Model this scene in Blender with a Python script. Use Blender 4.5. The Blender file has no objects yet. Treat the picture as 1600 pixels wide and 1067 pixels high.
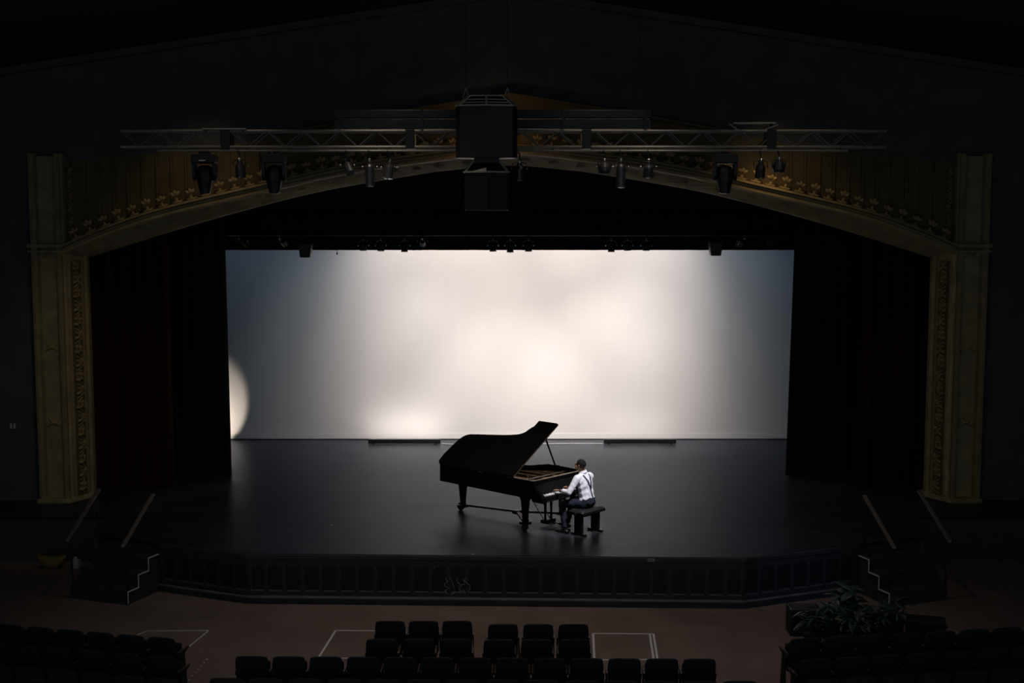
import bpy, bmesh, math, random
from mathutils import Vector, Matrix, Euler
from mathutils.bvhtree import BVHTree
random.seed(7)
S = bpy.context.scene
COL = S.collection
R = math.radians
PI = math.pi

# ------------------------------------------------------------------ camera
cam_d = bpy.data.cameras.new('camera')
cam_d.lens = 45.0; cam_d.sensor_width = 36.0; cam_d.clip_end = 200
cam = bpy.data.objects.new('camera', cam_d); COL.objects.link(cam)
cam.location = (0, 0, 5.9)
cam.rotation_euler = (R(90 - 5.7), 0, -0.0015)
S.camera = cam

# ------------------------------------------------------------------ world (faint gloom of the unlit house)
w = bpy.data.worlds.new('world'); S.world = w; w.use_nodes = True
bg = w.node_tree.nodes['Background']
bg.inputs[0].default_value = (0.72, 0.88, 1.0, 1); bg.inputs[1].default_value = 0.22

# ------------------------------------------------------------------ exposure
S.view_settings.view_transform = 'Standard'; S.view_settings.look = 'None'
S.view_settings.gamma = 1; S.view_settings.use_curve_mapping = False
S.view_settings.exposure = 0.0

# ------------------------------------------------------------------ lights
def lamp(name, kind, loc, target, power, color=(1, 1, 1), size=None, size_y=None, angle=None, blend=None, spread=None):
    d = bpy.data.lights.new(name, kind); d.energy = power; d.color = color
    if kind == 'AREA':
        d.shape = 'RECTANGLE'; d.size = size; d.size_y = size_y or size
        if spread: d.spread = R(spread)
    else:
        d.shadow_soft_size = size or 0.1
    if kind == 'SPOT':
        d.spot_size = R(angle); d.spot_blend = blend
    o = bpy.data.objects.new(name, d); COL.objects.link(o); o.location = loc
    if target is not None:
        o.rotation_euler = (Vector(target) - Vector(loc)).to_track_quat('-Z', 'Y').to_euler()
    return o
WARM = (1.0, 0.895, 0.84)
COOL = (0.40, 0.64, 1.0)
# two cyclorama flood banks hung out of sight behind the black border: (x, aim height, beam angle, strength)
K = 52.5
NEUT = (0.80, 0.91, 1.0)
HIGH = ((3, 3.5, 60, 13.5), (0, 3.5, 60, 12.4), (1, 3.5, 60, 11.3), (-2, 3.5, 60, 11.0), (-2, 5, 60, 9.7), (2, 3.5, 60, 9.5), (4, 3.5, 34, 6.5), (-3, 2, 60, 5.7),
        (5, 2, 60, 3.6), (4, 2, 60, 3.4), (4, 5, 46, 3.2), (-4, 0.5, 60, 2.7), (-1, 3.5, 60, 2.7), (-3, 5, 46, 2.4), (-4, -1, 60, 1.8), (-5, 0.5, 60, 0.8))
LOW = ((0, -2, 60, 17.5), (1, -0.5, 34, 7.0), (2, -0.5, 60, 9.1), (3, 1, 60, 7.6), (-2, 1, 60, 5.4), (0, 1, 60, 4.9), (4, 1, 34, 3.0), (-3, 1, 60, 2.9),  # low bank added to brighten the foot of the cloth
       (-2, 1, 46, 2.3), (4, 1, 60, 2.2), (3, -2, 60, 2.2), (-3, 1, 34, 1.3), (2, 1, 60, 1.2), (-1, -0.5, 34, 1.6), (5, 1, 60, 0.6))
for y, z, bank in ((30.4, 8.8, HIGH), (29.95, 6.4, LOW)):
    for x, az, ang, wgt in bank:
        lamp('cyc_flood_lamp', 'SPOT', (x, y, z), (x, 33.2, az), wgt * K, WARM if -3.5 < x < 4.5 else NEUT, 0.2, angle=ang, blend=1.0)
# ground row of LED battens
lamp('batten_lamp', 'AREA', (-2.72, 32.5, 0.16), (-2.72, 33.2, 1.0), 1.36 * K * 0.12, WARM, 1.8, 0.05)
lamp('batten_lamp', 'AREA', (3.34, 32.5, 0.16), (3.34, 33.2, 1.0), 0.69 * K * 0.10, WARM, 1.8, 0.05)
# added cool fill that tints the edges of the cloth
for x in (-6.5, 6.5):
    lamp('cool_fill_lamp', 'SPOT', (x, 31.0, 8.6), (x, 33.2, 1.0), 0.65 * K * 2.2, COOL, 0.2, angle=120, blend=1.0)
# side lamp standing in the wings that clips the left end of the cloth
lamp('wing_lamp', 'SPOT', (-8.2, 32.5, 0.45), (-8.2, 33.2, 0.58), 95, (1.0, 0.86, 0.72), 0.02, angle=124, blend=0.12)
# profile lamp on the truss, trained on the pianist
lamp('profile_lamp', 'SPOT', (3.2, 20.5, 7.2), (1.30, 23.4, 0.95), 2350, (0.93, 0.92, 1.0), 0.12, angle=13, blend=0.6)
# dim warm lamps, all unseen, for the proscenium, truss and pit
lamp('hidden_wall_lamp', 'POINT', (-0.35, 25.2, 7.40), None, 5, (1.0, 0.62, 0.28), 0.12)  # unseen warm lamp added behind the speakers to light the wall
for x, pwr in ((-5.6, 52), (4.9, 52)):
    lamp('unseen_house_lamp', 'SPOT', (x, 23.9, 9.0), (x * 1.10, 25.6, 6.0), pwr, (1.0, 0.73, 0.40), 0.1, angle=66, blend=1)
for x, pwr in ((-4.9, 26), (-1.9, 44), (1.6, 44), (4.7, 30)):
    lamp('truss_fill_spot', 'SPOT', (x, 21.2, 9.3), (x, 22.1, 7.1), pwr, (1.0, 0.82, 0.60), 0.05, angle=66, blend=1)  # unseen spots added to put lit lines on the truss chords
for x in (-2.6, 2.7):
    lamp('pit_fill_spot', 'SPOT', (x, 20.2, 9.9), (x * 0.8, 20.3, -0.9), 330, (1.0, 0.87, 0.78), 0.15, angle=76, blend=1)  # unseen ceiling spots added to brighten the pit floor
lamp('unseen_house_lamp', 'SPOT', (4.9, 24.6, 8.6), (5.1, 25.8, 6.45), 70, (1.0, 0.66, 0.30), 0.05, angle=30, blend=1)
lamp('unseen_house_lamp', 'SPOT', (-5.5, 19.0, 8.4), (-9.2, 26.0, 1.6), 130, (1.0, 0.86, 0.62), 0.3, angle=40, blend=1)  # unseen spot added to brighten the left pilaster
lamp('unseen_house_lamp', 'SPOT', (5.5, 19.0, 8.4), (9.2, 26.0, 1.6), 30, (1.0, 0.86, 0.62), 0.3, angle=40, blend=1)  # weaker added spot for the right pilaster
lamp('blue_lamp', 'SPOT', (8.6, 18.6, 2.4), (5.1, 22.0, -0.4), 45, (0.35, 0.45, 1.0), 0.1, angle=22, blend=0.8)

# ------------------------------------------------------------------ materials
MATS = {}
def mat(name, col, rough=0.6, metal=0.0, spec=0.5, var=0.0, scale=8.0, bump=0.0, stretch=(1, 1, 1), coat=0.0, sheen=0.0, rvar=0.0):
    m = bpy.data.materials.new(name); m.use_nodes = True; MATS[name] = m
    nt = m.node_tree; p = nt.nodes['Principled BSDF']
    p.inputs['Base Color'].default_value = (*col, 1)
    p.inputs['Roughness'].default_value = rough; p.inputs['Metallic'].default_value = metal
    p.inputs['Specular IOR Level'].default_value = spec
    p.inputs['Coat Weight'].default_value = coat; p.inputs['Sheen Weight'].default_value = sheen
    if var or bump or rvar:
        tc = nt.nodes.new('ShaderNodeTexCoord'); mp = nt.nodes.new('ShaderNodeMapping')
        mp.inputs['Scale'].default_value = stretch
        nz = nt.nodes.new('ShaderNodeTexNoise'); nz.inputs['Scale'].default_value = scale; nz.inputs['Detail'].default_value = 6
        nt.links.new(tc.outputs['Object'], mp.inputs['Vector']); nt.links.new(mp.outputs['Vector'], nz.inputs['Vector'])
        if var:
            cr = nt.nodes.new('ShaderNodeValToRGB')
            cr.color_ramp.elements[0].position = 0.3; cr.color_ramp.elements[1].position = 0.7
            cr.color_ramp.elements[0].color = (*[c * (1 - var) for c in col], 1)
            cr.color_ramp.elements[1].color = (*[min(1, c * (1 + var)) for c in col], 1)
            nt.links.new(nz.outputs['Fac'], cr.inputs['Fac']); nt.links.new(cr.outputs['Color'], p.inputs['Base Color'])
        if rvar:
            mr = nt.nodes.new('ShaderNodeMapRange'); mr.inputs['From Min'].default_value = 0.3; mr.inputs['From Max'].default_value = 0.7
            mr.inputs['To Min'].default_value = rough - rvar; mr.inputs['To Max'].default_value = rough + rvar
            nt.links.new(nz.outputs['Fac'], mr.inputs['Value']); nt.links.new(mr.outputs['Result'], p.inputs['Roughness'])
        if bump:
            b = nt.nodes.new('ShaderNodeBump'); b.inputs['Strength'].default_value = bump; b.inputs['Distance'].default_value = 0.02
            nt.links.new(nz.outputs['Fac'], b.inputs['Height']); nt.links.new(b.outputs['Normal'], p.inputs['Normal'])
    return m
def stage_paint():
    m = bpy.data.materials.new('stage_black'); m.use_nodes = True; MATS['stage_black'] = m; nt = m.node_tree
    nt.nodes.remove(nt.nodes['Principled BSDF']); out = nt.nodes['Material Output']
    di = nt.nodes.new('ShaderNodeBsdfDiffuse'); gl = nt.nodes.new('ShaderNodeBsdfGlossy'); mx = nt.nodes.new('ShaderNodeMixShader'); fr = nt.nodes.new('ShaderNodeFresnel')
    fr.inputs['IOR'].default_value = 1.09; gl.inputs['Color'].default_value = (0.83, 0.90, 1.0, 1)
    tc = nt.nodes.new('ShaderNodeTexCoord'); mp = nt.nodes.new('ShaderNodeMapping'); mp.inputs['Scale'].default_value = (0.7, 1.3, 1)
    n1 = nt.nodes.new('ShaderNodeTexNoise'); n1.inputs['Scale'].default_value = 1.3; n1.inputs['Detail'].default_value = 8; n1.inputs['Roughness'].default_value = 0.65
    cr = nt.nodes.new('ShaderNodeValToRGB'); cr.color_ramp.elements[0].color = (0.016, 0.018, 0.022, 1); cr.color_ramp.elements[1].color = (0.032, 0.034, 0.038, 1)
    cr.color_ramp.elements[0].position = 0.35; cr.color_ramp.elements[1].position = 0.68
    mr = nt.nodes.new('ShaderNodeMapRange'); mr.inputs['From Min'].default_value = 0.35; mr.inputs['From Max'].default_value = 0.65; mr.inputs['To Min'].default_value = 0.29; mr.inputs['To Max'].default_value = 0.38
    L = nt.links.new
    L(tc.outputs['Object'], mp.inputs['Vector']); L(mp.outputs['Vector'], n1.inputs['Vector']); L(n1.outputs['Fac'], cr.inputs['Fac']); L(n1.outputs['Fac'], mr.inputs['Value'])
    L(cr.outputs['Color'], di.inputs['Color']); L(mr.outputs['Result'], gl.inputs['Roughness'])
    L(fr.outputs['Fac'], mx.inputs['Fac']); L(di.outputs['BSDF'], mx.inputs[1]); L(gl.outputs['BSDF'], mx.inputs[2]); L(mx.outputs['Shader'], out.inputs['Surface'])
stage_paint()
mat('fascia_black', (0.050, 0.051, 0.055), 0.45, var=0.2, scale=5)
mat('fascia_panel', (0.022, 0.022, 0.024), 0.55, var=0.2, scale=5)  # shade of the recesses put into a darker panel colour
mat('fascia_ledge', (0.15, 0.15, 0.152), 0.4, var=0.25, scale=3)  # light from above put into the paler ledge and sill colour
mat('pit_floor', (0.20, 0.15, 0.13), 0.75, spec=0.25, var=0.15, scale=1.3, bump=0.03)
mat('plaster_gold', (0.30, 0.235, 0.13), 0.7, spec=0.3, var=0.22, scale=4, bump=0.1)
mat('gilt', (0.36, 0.265, 0.13), 0.6, spec=0.35, var=0.25, scale=14, bump=0.1)
mat('wall_dark', (0.085, 0.088, 0.095), 0.9, spec=0.1, var=0.15, scale=2)
mat('wall_plain', (0.13, 0.10, 0.055), 0.85, spec=0.15, var=0.18, scale=3)
mat('ceiling_dark', (0.055, 0.058, 0.062), 0.95, spec=0.05, var=0.1, scale=2)
mat('cyc_cloth', (0.80, 0.785, 0.775), 0.95, spec=0.05, var=0.006, scale=2.0, stretch=(2, 1, 0.15), bump=0.02)
mat('velour_black', (0.017, 0.018, 0.021), 0.95, spec=0.05, var=0.15, scale=6)
mat('velour_red', (0.034, 0.009, 0.008), 0.95, spec=0.05, var=0.2, scale=6)
mat('ebony', (0.008, 0.008, 0.008), 0.38, spec=0.28, var=0.1, scale=5)
mat('ebony_satin', (0.009, 0.009, 0.009), 0.6, spec=0.15, var=0.1, scale=5)
mat('brass', (0.55, 0.38, 0.16), 0.4, metal=1.0, var=0.1, scale=20)
mat('plate_gold', (0.34, 0.21, 0.09), 0.5, metal=0.4, var=0.25, scale=12)
mat('soundboard', (0.17, 0.095, 0.04), 0.5, var=0.25, scale=9, stretch=(8, 1, 1))
mat('lid_edge', (0.34, 0.26, 0.16), 0.35, var=0.1, scale=9)
mat('steel', (0.5, 0.5, 0.5), 0.35, metal=1.0, var=0.1, scale=25)
mat('ivory', (0.82, 0.80, 0.75), 0.35, var=0.03, scale=30)
mat('leather_black', (0.012, 0.012, 0.014), 0.5, spec=0.35, var=0.2, scale=25, bump=0.15)
mat('metal_black', (0.012, 0.012, 0.014), 0.45, spec=0.4, var=0.15, scale=15)
mat('truss_dark', (0.075, 0.07, 0.064), 0.30, spec=0.8, var=0.15, scale=12)  # diagonals darkened in colour to read as silhouettes
mat('truss_steel', (0.30, 0.27, 0.23), 0.36, metal=0.3, var=0.15, scale=12)
mat('lens_glass', (0.12, 0.13, 0.15), 0.08, spec=1.0, coat=0.6, var=0.05, scale=5)
mat('can_grey', (0.07, 0.07, 0.074), 0.35, metal=0.5, var=0.2, scale=15)
mat('trim_pale', (0.45, 0.41, 0.31), 0.55, var=0.2, scale=18)
mat('tape_white', (0.80, 0.80, 0.80), 0.6, var=0.08, scale=12)
mat('seat_fabric', (0.022, 0.026, 0.028), 0.9, spec=0.1, var=0.25, scale=30, bump=0.1)
mat('seat_shell', (0.018, 0.020, 0.021), 0.55, spec=0.2, var=0.2, scale=12)
mat('seat_arm', (0.055, 0.035, 0.025), 0.5, var=0.25, scale=14)
mat('rail_wood', (0.17, 0.135, 0.11), 0.45, var=0.2, scale=10, stretch=(1, 1, 6))
mat('leaf_dark', (0.022, 0.055, 0.045), 0.5, spec=0.4, var=0.35, scale=6)
mat('leaf_mid', (0.035, 0.075, 0.062), 0.5, spec=0.4, var=0.35, scale=6)
mat('pot_dark', (0.02, 0.02, 0.022), 0.6, var=0.2, scale=9)
mat('soil', (0.02, 0.014, 0.01), 0.95, var=0.3, scale=30)
mat('yellow_vinyl', (0.22, 0.17, 0.03), 0.5, var=0.15, scale=8)
mat('plastic_white', (0.5, 0.5, 0.5), 0.5, var=0.1, scale=12)
mat('red_marker', (0.75, 0.12, 0.03), 0.5, var=0.1, scale=10)
mat('skin', (0.30, 0.155, 0.095), 0.5, spec=0.4, var=0.10, scale=14)
mat('hair', (0.010, 0.008, 0.007), 0.85, spec=0.2, var=0.3, scale=60, bump=0.3)
mat('hair_fade', (0.075, 0.043, 0.030), 0.8, spec=0.2, var=0.3, scale=70, bump=0.2)
mat('shirt_white', (0.80, 0.79, 0.83), 0.8, spec=0.2, var=0.03, scale=10, bump=0.25)
mat('trousers', (0.017, 0.020, 0.032), 0.85, spec=0.2, var=0.2, scale=18, bump=0.15)
mat('strap_navy', (0.014, 0.017, 0.036), 0.6, var=0.15, scale=30)
mat('shoe', (0.012, 0.011, 0.010), 0.3, spec=0.5, var=0.15, scale=12)
mat('eye', (0.6, 0.58, 0.55), 0.2, var=0.05, scale=10)

# ------------------------------------------------------------------ mesh helpers
class MB:
    def __init__(s): s.v = []; s.f = []
    def add(s, vs, fs):
        n = len(s.v); s.v += [Vector(v) for v in vs]; s.f += [tuple(i + n for i in f) for f in fs]; return s
    def box(s, c, d, rot=None):
        x, y, z = [k / 2 for k in d]
        vs = [Vector((a * x, b * y, e * z)) for e in (-1, 1) for b in (-1, 1) for a in (-1, 1)]
        if rot is not None:
            M = rot if isinstance(rot, Matrix) else Euler(rot).to_matrix()
            vs = [M @ k for k in vs]
        vs = [k + Vector(c) for k in vs]
        return s.add(vs, [(0, 2, 3, 1), (4, 5, 7, 6), (0, 1, 5, 4), (1, 3, 7, 5), (3, 2, 6, 7), (2, 0, 4, 6)])
    def bar(s, p, q, wx, wz, up=(0, 0, 1)):
        p = Vector(p); q = Vector(q); d = q - p
        y = d.normalized(); x = y.cross(Vector(up)).normalized(); z = x.cross(y)
        return s.box((p + q) / 2, (wx, d.length, wz), Matrix((x, y, z)).transposed())
    def tube(s, pts, r, n=8, caps=True):
        pts = [Vector(p) for p in pts]; m = len(pts)
        rs = r if isinstance(r, (list, tuple)) else [r] * m
        vs = []; fs = []; ref = None
        for i, p in enumerate(pts):
            t = (pts[min(i + 1, m - 1)] - pts[max(i - 1, 0)]).normalized()
            if ref is None:
                ref = Vector((0, 0, 1)) if abs(t.z) < 0.9 else Vector((1, 0, 0))
            a = (ref - t * ref.dot(t)).normalized(); b = t.cross(a); ref = a
            for k in range(n):
                an = 2 * PI * k / n
                vs.append(p + a * (rs[i] * math.cos(an)) + b * (rs[i] * math.sin(an)))
        for i in range(m - 1):
            for k in range(n):
                k2 = (k + 1) % n
                fs.append((i * n + k, i * n + k2, (i + 1) * n + k2, (i + 1) * n + k))
        if caps:
            fs.append(tuple(range(n))[::-1]); fs.append(tuple((m - 1) * n + k for k in range(n)))
        return s.add(vs, fs)
    def lathe(s, prof, n=16, c=(0, 0, 0), rot=None):
        M = Euler(rot).to_matrix() if rot is not None else Matrix.Identity(3)
        vs = []; fs = []; m = len(prof)
        for r, z in prof:
            for k in range(n):
                a = 2 * PI * k / n
                vs.append(M @ Vector((r * math.cos(a), r * math.sin(a), z)) + Vector(c))
        for i in range(m - 1):
            for k in range(n):
                k2 = (k + 1) % n
                fs.append((i * n + k, i * n + k2, (i + 1) * n + k2, (i + 1) * n + k))
        fs.append(tuple(range(n))[::-1]); fs.append(tuple((m - 1) * n + k for k in range(n)))
        return s.add(vs, fs)
    def prism(s, poly, z0, z1):
        n = len(poly)
        vs = [(x, y, z0) for x, y in poly] + [(x, y, z1) for x, y in poly]
        fs = [tuple(range(n))[::-1], tuple(range(n, 2 * n))]
        fs += [(i, (i + 1) % n, n + (i + 1) % n, n + i) for i in range(n)]
        return s.add(vs, fs)
    def loft(s, curves, closed=False):
        n = len(curves[0]); vs = [p for c in curves for p in c]; fs = []
        rows = len(curves)
        for i in range(rows if closed else rows - 1):
            j = (i + 1) % rows
            for k in range(n - 1):
                fs.append((i * n + k, i * n + k + 1, j * n + k + 1, j * n + k))
        if closed:
            fs.append(tuple(i * n for i in range(rows))); fs.append(tuple(i * n + n - 1 for i in range(rows))[::-1])
        return s.add(vs, fs)
    def mesh(s, name, smooth=False):
        me = bpy.data.meshes.new(name); me.from_pydata(s.v, [], s.f); me.update()
        bm = bmesh.new(); bm.from_mesh(me); bmesh.ops.recalc_face_normals(bm, faces=bm.faces); bm.to_mesh(me); bm.free()
        if smooth:
            for p in me.polygons: p.use_smooth = True
        return me

def obj(name, data, m=None, parent=None, loc=(0, 0, 0), rot=(0, 0, 0), bevel=0, smooth=False, seg=2):
    if isinstance(data, MB): data = data.mesh(name, smooth)
    o = bpy.data.objects.new(name, data); COL.objects.link(o)
    if m and data is not None and not data.materials: data.materials.append(MATS[m])
    o.location = loc; o.rotation_euler = rot
    if parent: o.parent = parent
    if bevel:
        b = o.modifiers.new('bevel', 'BEVEL'); b.width = bevel; b.segments = seg; b.limit_method = 'ANGLE'; b.angle_limit = R(40)
    return o
def tag(o, label=None, cat=None, group=None, kind=None):
    if label: o['label'] = label
    if cat: o['category'] = cat
    if group: o['group'] = group
    if kind: o['kind'] = kind
    return o
def thing(name, label, cat, loc=(0, 0, 0), rz=0, group=None, rot=None):
    o = obj(name, None, loc=loc, rot=rot or (0, 0, rz)); return tag(o, label, cat, group)
def copy_tree(o, parent=None):
    c = o.copy(); COL.objects.link(c); c.parent = parent
    for ch in list(o.children): copy_tree(ch, c)
    return c
def struct(name, data, m=None, **k):
    o = obj(name, data, m, **k); o['kind'] = 'structure'; return o
def part(o, label): o['label'] = label; return o
def interp(pts, x):
    for (x0, y0), (x1, y1) in zip(pts, pts[1:]):
        if x0 <= x <= x1: return y0 + (y1 - y0) * (x - x0) / (x1 - x0)
    return pts[0][1] if x < pts[0][0] else pts[-1][1]
def smoothcurve(pts, n):
    """Catmull-Rom through 2-D points, sampled n times"""
    P = [Vector(p) for p in pts]; P = [P[0] * 2 - P[1]] + P + [P[-1] * 2 - P[-2]]
    out = []; m = len(P) - 3
    for i in range(n):
        t = i / (n - 1) * m; k = min(int(t), m - 1); t -= k
        a, b, c, d = P[k:k + 4]
        out.append(0.5 * ((2 * b) + (c - a) * t + (2 * a - 5 * b + 4 * c - d) * t * t + (3 * b - a - 3 * c + d) * t ** 3))
    return out
ORD = ['first', 'second', 'third', 'fourth', 'fifth', 'sixth', 'seventh', 'eighth', 'ninth', 'tenth', 'eleventh', 'twelfth', 'thirteenth', 'fourteenth', 'fifteenth']

# ================================================================== SETTING
FL = Vector((-4.6, 21.88)); FR = Vector((4.05, 21.58))          # front corners of the apron
CLp = Vector((-6.34, 22.62)); CRp = Vector((6.26, 22.50))       # where the stairs begin
SLp = Vector((-7.62, 23.10)); SRp = Vector((7.56, 23.00))       # far side of the stairs
poly = [FL, FR, CRp, SRp, Vector((7.95, 24.6)), Vector((12, 24.6)), Vector((12, 35)), Vector((-12, 35)), Vector((-12, 24.6)), Vector((-7.95, 24.6)), SLp, CLp]
stage = struct('floor', MB().prism([tuple(p) for p in poly], -0.06, 0.0), 'stage_black')
tag(stage, 'black painted stage floor with a canted apron')
PITZ = -0.9
pit = struct('floor_pit', MB().box((0, 15.3, PITZ - 0.1), (24, 19.2, 0.2)), 'pit_floor')
tag(pit, 'brown floor in front of the stage')

# ---- stage front with recessed panels
front = struct('wall_stage_front', None)
tag(front, 'black panelled front of the stage')
pan_cache = {}
def fascia(a, b, n, has_panels=True):
    d = (b - a); L = d.length; ang = math.atan2(d.y, d.x)
    def place(name, mb, m='fascia_black', s=0.0, bev=0.0):
        p = a + d.normalized() * s
        return obj(name, mb, m, front, (p.x, p.y, 0), (0, 0, ang), bevel=bev)
    e = 0.02
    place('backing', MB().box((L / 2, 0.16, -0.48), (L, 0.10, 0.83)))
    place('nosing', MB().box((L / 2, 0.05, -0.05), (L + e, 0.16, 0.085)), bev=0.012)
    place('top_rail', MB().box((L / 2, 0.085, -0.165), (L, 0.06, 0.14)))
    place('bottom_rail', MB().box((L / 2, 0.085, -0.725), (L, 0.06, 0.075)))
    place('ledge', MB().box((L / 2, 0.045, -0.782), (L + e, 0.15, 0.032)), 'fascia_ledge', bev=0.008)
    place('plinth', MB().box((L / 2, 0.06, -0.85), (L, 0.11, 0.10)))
    if not has_panels: return
    p = L / n
    if round(p, 3) not in pan_cache:
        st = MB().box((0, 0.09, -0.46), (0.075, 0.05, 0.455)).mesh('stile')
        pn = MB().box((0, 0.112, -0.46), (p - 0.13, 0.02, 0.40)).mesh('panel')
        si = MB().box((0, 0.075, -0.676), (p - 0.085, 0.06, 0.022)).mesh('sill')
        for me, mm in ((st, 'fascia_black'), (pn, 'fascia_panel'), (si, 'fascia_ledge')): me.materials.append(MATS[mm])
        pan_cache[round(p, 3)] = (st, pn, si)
    st, pn, si = pan_cache[round(p, 3)]
    for k in range(n + 1):
        q = a + d.normalized() * min(max(k * p, 0.04), L - 0.04)
        obj('stile', st, None, front, (q.x, q.y, 0), (0, 0, ang))
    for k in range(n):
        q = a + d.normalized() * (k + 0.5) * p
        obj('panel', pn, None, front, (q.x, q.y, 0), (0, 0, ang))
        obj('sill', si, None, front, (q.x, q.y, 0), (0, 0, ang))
fascia(FL, FR, 27)
fascia(CLp, FL, 6)
fascia(FR, CRp, 7)
side = struct('wall_stage_side', None)
tag(side, 'dark side wall of the stage')
for sgn, a, b in ((-1, SLp, Vector((-7.95, 24.6))), (1, SRp, Vector((7.95, 24.6)))):
    d = b - a
    obj('side_panel', MB().bar((a.x, a.y, -0.48), (b.x, b.y, -0.48), 0.08, 0.84), 'fascia_black', side)
    obj('wing_panel', MB().box((sgn * 9.95, 24.65, -0.48), (4.1, 0.08, 0.84)), 'fascia_black', side)
    a2, b2 = (CLp, SLp) if sgn < 0 else (CRp, SRp)
    n = Vector((-(b2 - a2).y, (b2 - a2).x)).normalized()
    if n.y < 0: n = -n
    a2 = a2 + n * 0.08; b2 = b2 + n * 0.08
    obj('stair_back_panel', MB().bar((a2.x, a2.y, -0.48), (b2.x, b2.y, -0.48), 0.06, 0.84), 'fascia_black', side)

# ---- proscenium wall and arch
AO = [(-9.01, 5.27), (-8.08, 5.66), (-6.88, 6.05), (-4.83, 6.53), (-3.36, 6.86), (-1.75, 7.10), (0, 7.27)]
AI = [(-8.76, 4.98), (-6.8, 5.60), (-4.95, 6.11), (-3.63, 6.41), (-1.79, 6.72), (-1.14, 6.80), (0, 6.89)]
def sym(pts): return pts + [(-x, z) for x, z in reversed(pts[:-1])]
N = 61
AOc = smoothcurve(sym(AO), N); AIc = smoothcurve(sym(AI), N)
AOf = [(p.x, p.y) for p in AOc]
def ao(x): return interp(AOf, x)
def cur(c, y, dz=0.0): return [(p.x, y, p.y + dz) for p in c]
wall = struct('wall_proscenium', None); tag(wall, 'plastered wall around the stage opening')
def ceil_z(x): return 10.36 - abs(x) * 0.152
top = [(p.x, 26.05, ceil_z(p.x)) for p in AOc]
topb = [(p.x, 26.35, ceil_z(p.x)) for p in AOc]
HMp = [(-9.01, 6.95), (-6, 7.22), (-4, 7.60), (-2, 7.96), (0, 8.27), (2, 7.96), (4, 7.60), (6, 7.22), (9.01, 6.95)]
HM = [Vector((x, interp(HMp, x))) for x in [-9 + 18 * k / 60 for k in range(61)]]
HMf = [(p.x, p.y) for p in HM]
mid = [(p.x, 26.05, interp(HMf, p.x)) for p in AOc]; midb = [(p.x, 26.35, interp(HMf, p.x)) for p in AOc]
obj('upper_gable', MB().loft([mid, top, topb, midb], closed=True), 'wall_dark', wall)
obj('gable_wall', MB().loft([cur(AOc, 26.05, -0.12), mid, midb, cur(AOc, 26.35, -0.12)], closed=True), 'wall_plain', wall)
for sgn in (-1, 1):
    obj('pier', MB().prism([(sgn * 9.01, 26.05), (sgn * 11.4, 26.05), (sgn * 11.4, 26.35), (sgn * 9.01, 26.35)], 0.0, ceil_z(9.9)), 'wall_dark', wall)
    obj('pier_top', MB().prism([(sgn * 9.01, 26.06), (sgn * 9.66, 26.06), (sgn * 9.66, 26.36), (sgn * 9.01, 26.36)], 5.1, 7.15), 'wall_plain', wall)
arch = struct('trim_arch', None); tag(arch, 'gilded moulding of the stage arch')
obj('arch_moulding', MB().loft([cur(AOc, 26.1, 0.03), cur(AOc, 25.72, 0.0), cur(AOc, 25.70, -0.045), cur(AOc, 25.84, -0.065), cur(AOc, 25.84, -0.115), cur(AOc, 25.74, -0.13), cur(AOc, 25.74, -0.18), cur(AOc, 25.88, -0.2), cur(AOc, 26.1, -0.2)], closed=True), 'plaster_gold', arch)
lo = [(q.x, 25.93, q.y) for q in [a * 1.0 + Vector((0, -0.17)) for a in AOc]]
obj('arch_band', MB().loft([lo, cur(AIc, 26.42), cur(AIc, 26.7), cur(AOc, 26.7, -0.15)], closed=True), 'plaster_gold', arch)
# label mould high on the gable
HL = [p for p in HM if abs(p.x) < 4.3]
obj('hood_mould', MB().loft([cur(HL, 26.07, 0.04), cur(HL, 25.88, 0.03), cur(HL, 25.88, -0.01), cur(HL, 26.07, -0.05)], closed=True), 'wall_plain', arch)
# crockets standing on the arch and ribs above them
cr = MB()
for a in (-0.75, 0, 0.75):
    t = Vector((math.sin(a) * 0.075, 0, 0.11 + math.cos(a) * 0.075))
    cr.lathe([(0.004, -0.055), (0.034, -0.02), (0.036, 0.02), (0.004, 0.055)], 6, t, (0, a, 0))
cr.tube([(0, 0, 0), (0, -0.01, 0.1)], [0.045, 0.02], 6)
cr.tube([(-0.10, 0, 0.035), (-0.05, -0.02, 0.015), (0, -0.02, 0.03), (0.05, -0.02, 0.015), (0.10, 0, 0.035)], [0.012, 0.024, 0.02, 0.024, 0.012], 6)
crm = cr.mesh('crocket', True); crm.materials.append(MATS['gilt'])
rib_h = {}
for sgn in (-1, 1):
    for k in range(29):
        x = sgn * (8.72 - k * 0.292)
        if abs(x) < 0.3: continue
        o = obj('crocket', crm, None, arch, (x, 25.86, ao(x) + 0.005), (0, math.atan2(ao(x) - ao(x + 0.1), 0.1), 0), )
        o.scale = (1.1, 1.0, 1.15 if k % 2 else 1.0)
        if k < 14:
            z0 = ao(x) + 0.05; z1 = 6.95 + 0.02 * k
            if z1 > z0 + 0.15: obj('rib', MB().box((x + sgn * 0.146, 26.035, (z0 + z1) / 2), (0.045, 0.07, z1 - z0)), 'wall_plain', wall)
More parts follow.
